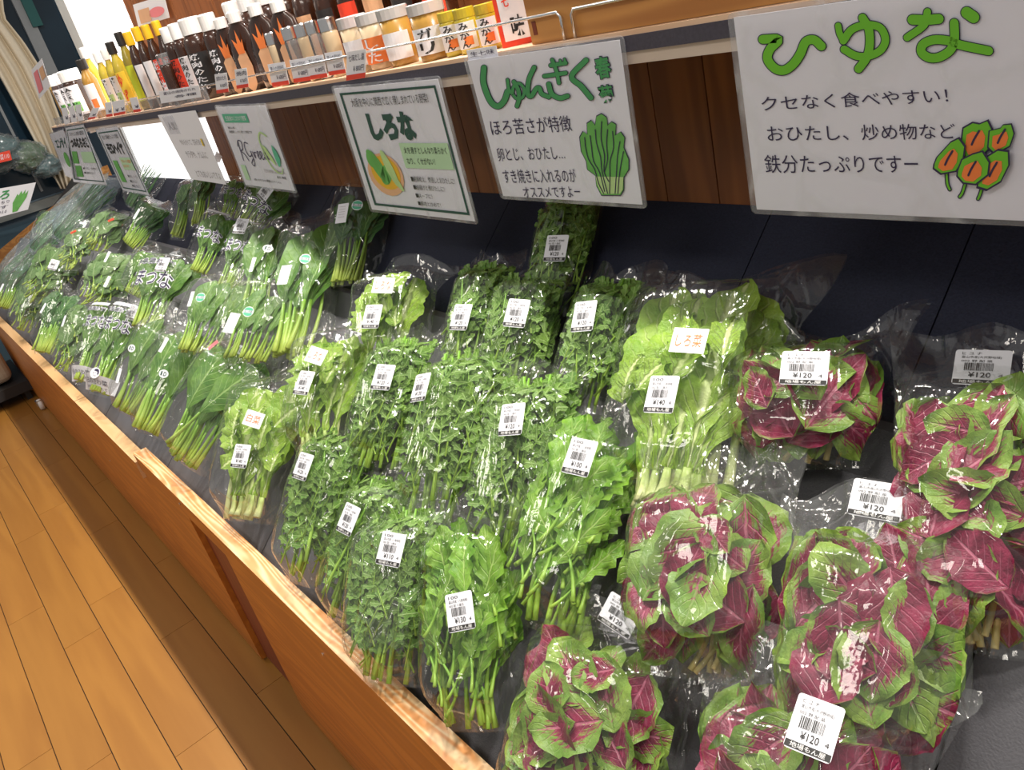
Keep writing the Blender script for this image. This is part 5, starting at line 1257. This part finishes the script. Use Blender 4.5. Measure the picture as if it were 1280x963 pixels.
# poster behind the bottles
def wallposter(cs, y, label, fn):
    rt, F = sgn(cs, 'poster', label, 'poster', None, lam=False, y=y); fn(rt, bil(F, cs)); return rt
def f1_(rt, q):
    m = MB(); rect(m, q, .1, .3, .45, .9); m.build('printed_bottle', MT['tanp'], rt); m = MB(); ell(m, q, .65, .6, .25, .22, 0); m.build('printed_dish', MT['pink'], rt)
wallposter([(166, 6), (205, -6), (212, 22), (173, 34)], WY-.012, 'small pale poster with a pink dish print on the wall above the soy bottles', f1_)
def f2_(rt, q):
    m = MB(); rect(m, q, .1, .15, .45, .85); m.build('printed_figures', MT['pink'], rt); m = MB(); rect(m, q, .55, .2, .9, .6); m.build('printed_picture', MT['tanp'], rt)
rt = wallposter([(39, 88), (52, 73), (63, 108), (49, 124)], -.02, 'small pink printed card standing at the curtain end of the shelf', f2_)

# ------------------------------------------------------------------ things at the left edge
cs = [(-60, 246), (45, 228), (35, 262), (-70, 290)]
xg = -4.75
P4 = [at_x(u, v, xg) for u, v in cs]; rt = empty('hanging_sign', Matrix.Translation(P4[0])); tag(rt, 'white handwritten leek sign beyond the end panel at the left edge', 'sign')
def q5(a, b, e=0): t = P4[0]+(P4[1]-P4[0])*a; bt = P4[3]+(P4[2]-P4[3])*a; return t+(bt-t)*b-P4[0]+Vector((.0012+e, 0, 0))
m = MB(); k = m.add([q5(0, 0, -.001), q5(1, 0, -.001), q5(1, 1, -.001), q5(0, 1, -.001)]+[q5(0, 0, -.004), q5(1, 0, -.004), q5(1, 1, -.004), q5(0, 1, -.004)]); m.face((k, k+3, k+2, k+1)); m.face((k+4, k+5, k+6, k+7)); m.face((k, k+1, k+5, k+4)); m.face((k+1, k+2, k+6, k+5)); m.face((k+2, k+3, k+7, k+6)); m.build('sheet', MT['paper'], rt)
m = MB(); put_text(m, 'ろ', lambda a, b: q5(.58+.12*a, .10+.30*(1-b), .002), off=.03); m.build('title', MT['green_marker'], rt)
m = MB()
for i, s_ in enumerate(('ばっちり', 'です', '色々に使える')): put_text(m, s_, lambda a, b: q5(.50+.22*a, .45+.17*i+.11*(1-b), .002))
m.build('lettering', MT['ink'], rt)
m = MB(); m.poly([q5(a, b, .002) for a, b in [(.80, .95), (.77, .6), (.80, .3), (.82, .38), (.84, .22), (.865, .35), (.89, .20), (.90, .38), (.93, .25), (.93, .5), (.90, .7), (.86, .95)]]); m.build('drawn_leeks', MT['leaf_print'], rt)
# goods standing beyond the window sill
def blob(c, r, seed, mt, name, parent=None, sq=(1, 1, 1)):
    bm = bmesh.new(); bmesh.ops.create_icosphere(bm, subdivisions=4, radius=1)
    for v in bm.verts:
        d = 1+.30*noise.noise(v.co*2.2+Vector((seed, 0, 0)))+.14*noise.noise(v.co*6+Vector((0, seed, 0)))
        v.co = Vector((v.co.x*sq[0], v.co.y*sq[1], v.co.z*sq[2]))*r*d
    me = bpy.data.meshes.new(name); bm.to_mesh(me); bm.free(); me.materials.append(mt); me.polygons.foreach_set('use_smooth', [True]*len(me.polygons))
    me.uv_layers.new(name='UVMap')
    o = obj(name, me, parent); o.location = c; return o
sb = empty('side_stall', Matrix.Translation((-5.0, -.28, FZ))); tag(sb, 'dim low table with netted leafy goods under the dark window', 'table')
q = at_x(10, 235, -5.0)
m = MB(); m.box(-.25, -.5, 0, -.06, .42, q.z-FZ-.25); m.build('table_block', simple('dim_blue_cloth', (.05, .10, .14), .8), sb)
for i, (u, v, r_, mt) in enumerate(((2, 192, .13, 'teal'), (34, 196, .11, 'l_dark'), (58, 208, .08, 'teal'), (-25, 190, .14, 'l_dark'))):
    c = at_x(u, v, -5.0); o = blob(c, r_, i*3.1, MT[mt], 'netted_bundle', None, (.8, 1, .8)); tag(o, ('teal netted bundle left of the leafy one, at the window', 'dark leafy bundle in the middle of the window table', 'small teal bundle nearest the curtain at the window', 'dark leafy bundle cut off by the left frame edge')[i], 'bundle', 'bundles on the window table')
    k_ = blob(Vector((0, 0, 0)), r_*1.12, i*3.1, MT['bluefilm'], 'net_film', o, (.8, 1, .8)); k_.location = (0, 0, 0)
P4 = [at_x(u, v, -4.86) for u, v in ((-20, 196), (12, 188), (15, 200), (-18, 208))]; rt = empty('red_sign', Matrix.Translation(P4[0])); tag(rt, 'small red sign with white lettering in front of the dark window', 'sign')
m = MB(); k = m.add([p-P4[0] for p in P4]+[p-P4[0]-Vector((.004, 0, 0)) for p in P4]); m.face((k, k+3, k+2, k+1)); m.face((k+4, k+5, k+6, k+7))
for i in range(4): j = (i+1) % 4; m.face((k+i, k+j, k+4+j, k+4+i))
m.build('sheet', MT['red'], rt)
m = MB(); put_text(m, '野菜110', lambda a, b_: (P4[0]+(P4[1]-P4[0])*(.45+.5*a)+(P4[3]-P4[0])*(.8-.6*b_))-P4[0]+Vector((.001, 0, 0))); m.build('lettering', MT['paper'], rt)
cq = at_z(-8, 500, FZ)
cb = empty('rolling_cart', Matrix.Translation((cq.x, cq.y-.05, FZ))); tag(cb, 'low black rolling cart with a beige cloth beyond the left end of the stand', 'cart')
m = MB(); m.box(-.3, -.3, .06, .35, .25, .12); m.build('deck', MT['blackp'], cb)
m = MB(); m.box(-.26, -.26, .13, .28, .20, .34); o = m.build('cloth_bundle', MT['beige'], cb); md = o.modifiers.new('round', 'BEVEL'); md.width = .05; md.segments = 4
for a in (-.25, .28):
    for b_ in (-.25, .2): m = MB(); m.box(a, b_, 0, a+.03, b_+.03, .06); m.build('castor', MT['blackp'], cb)
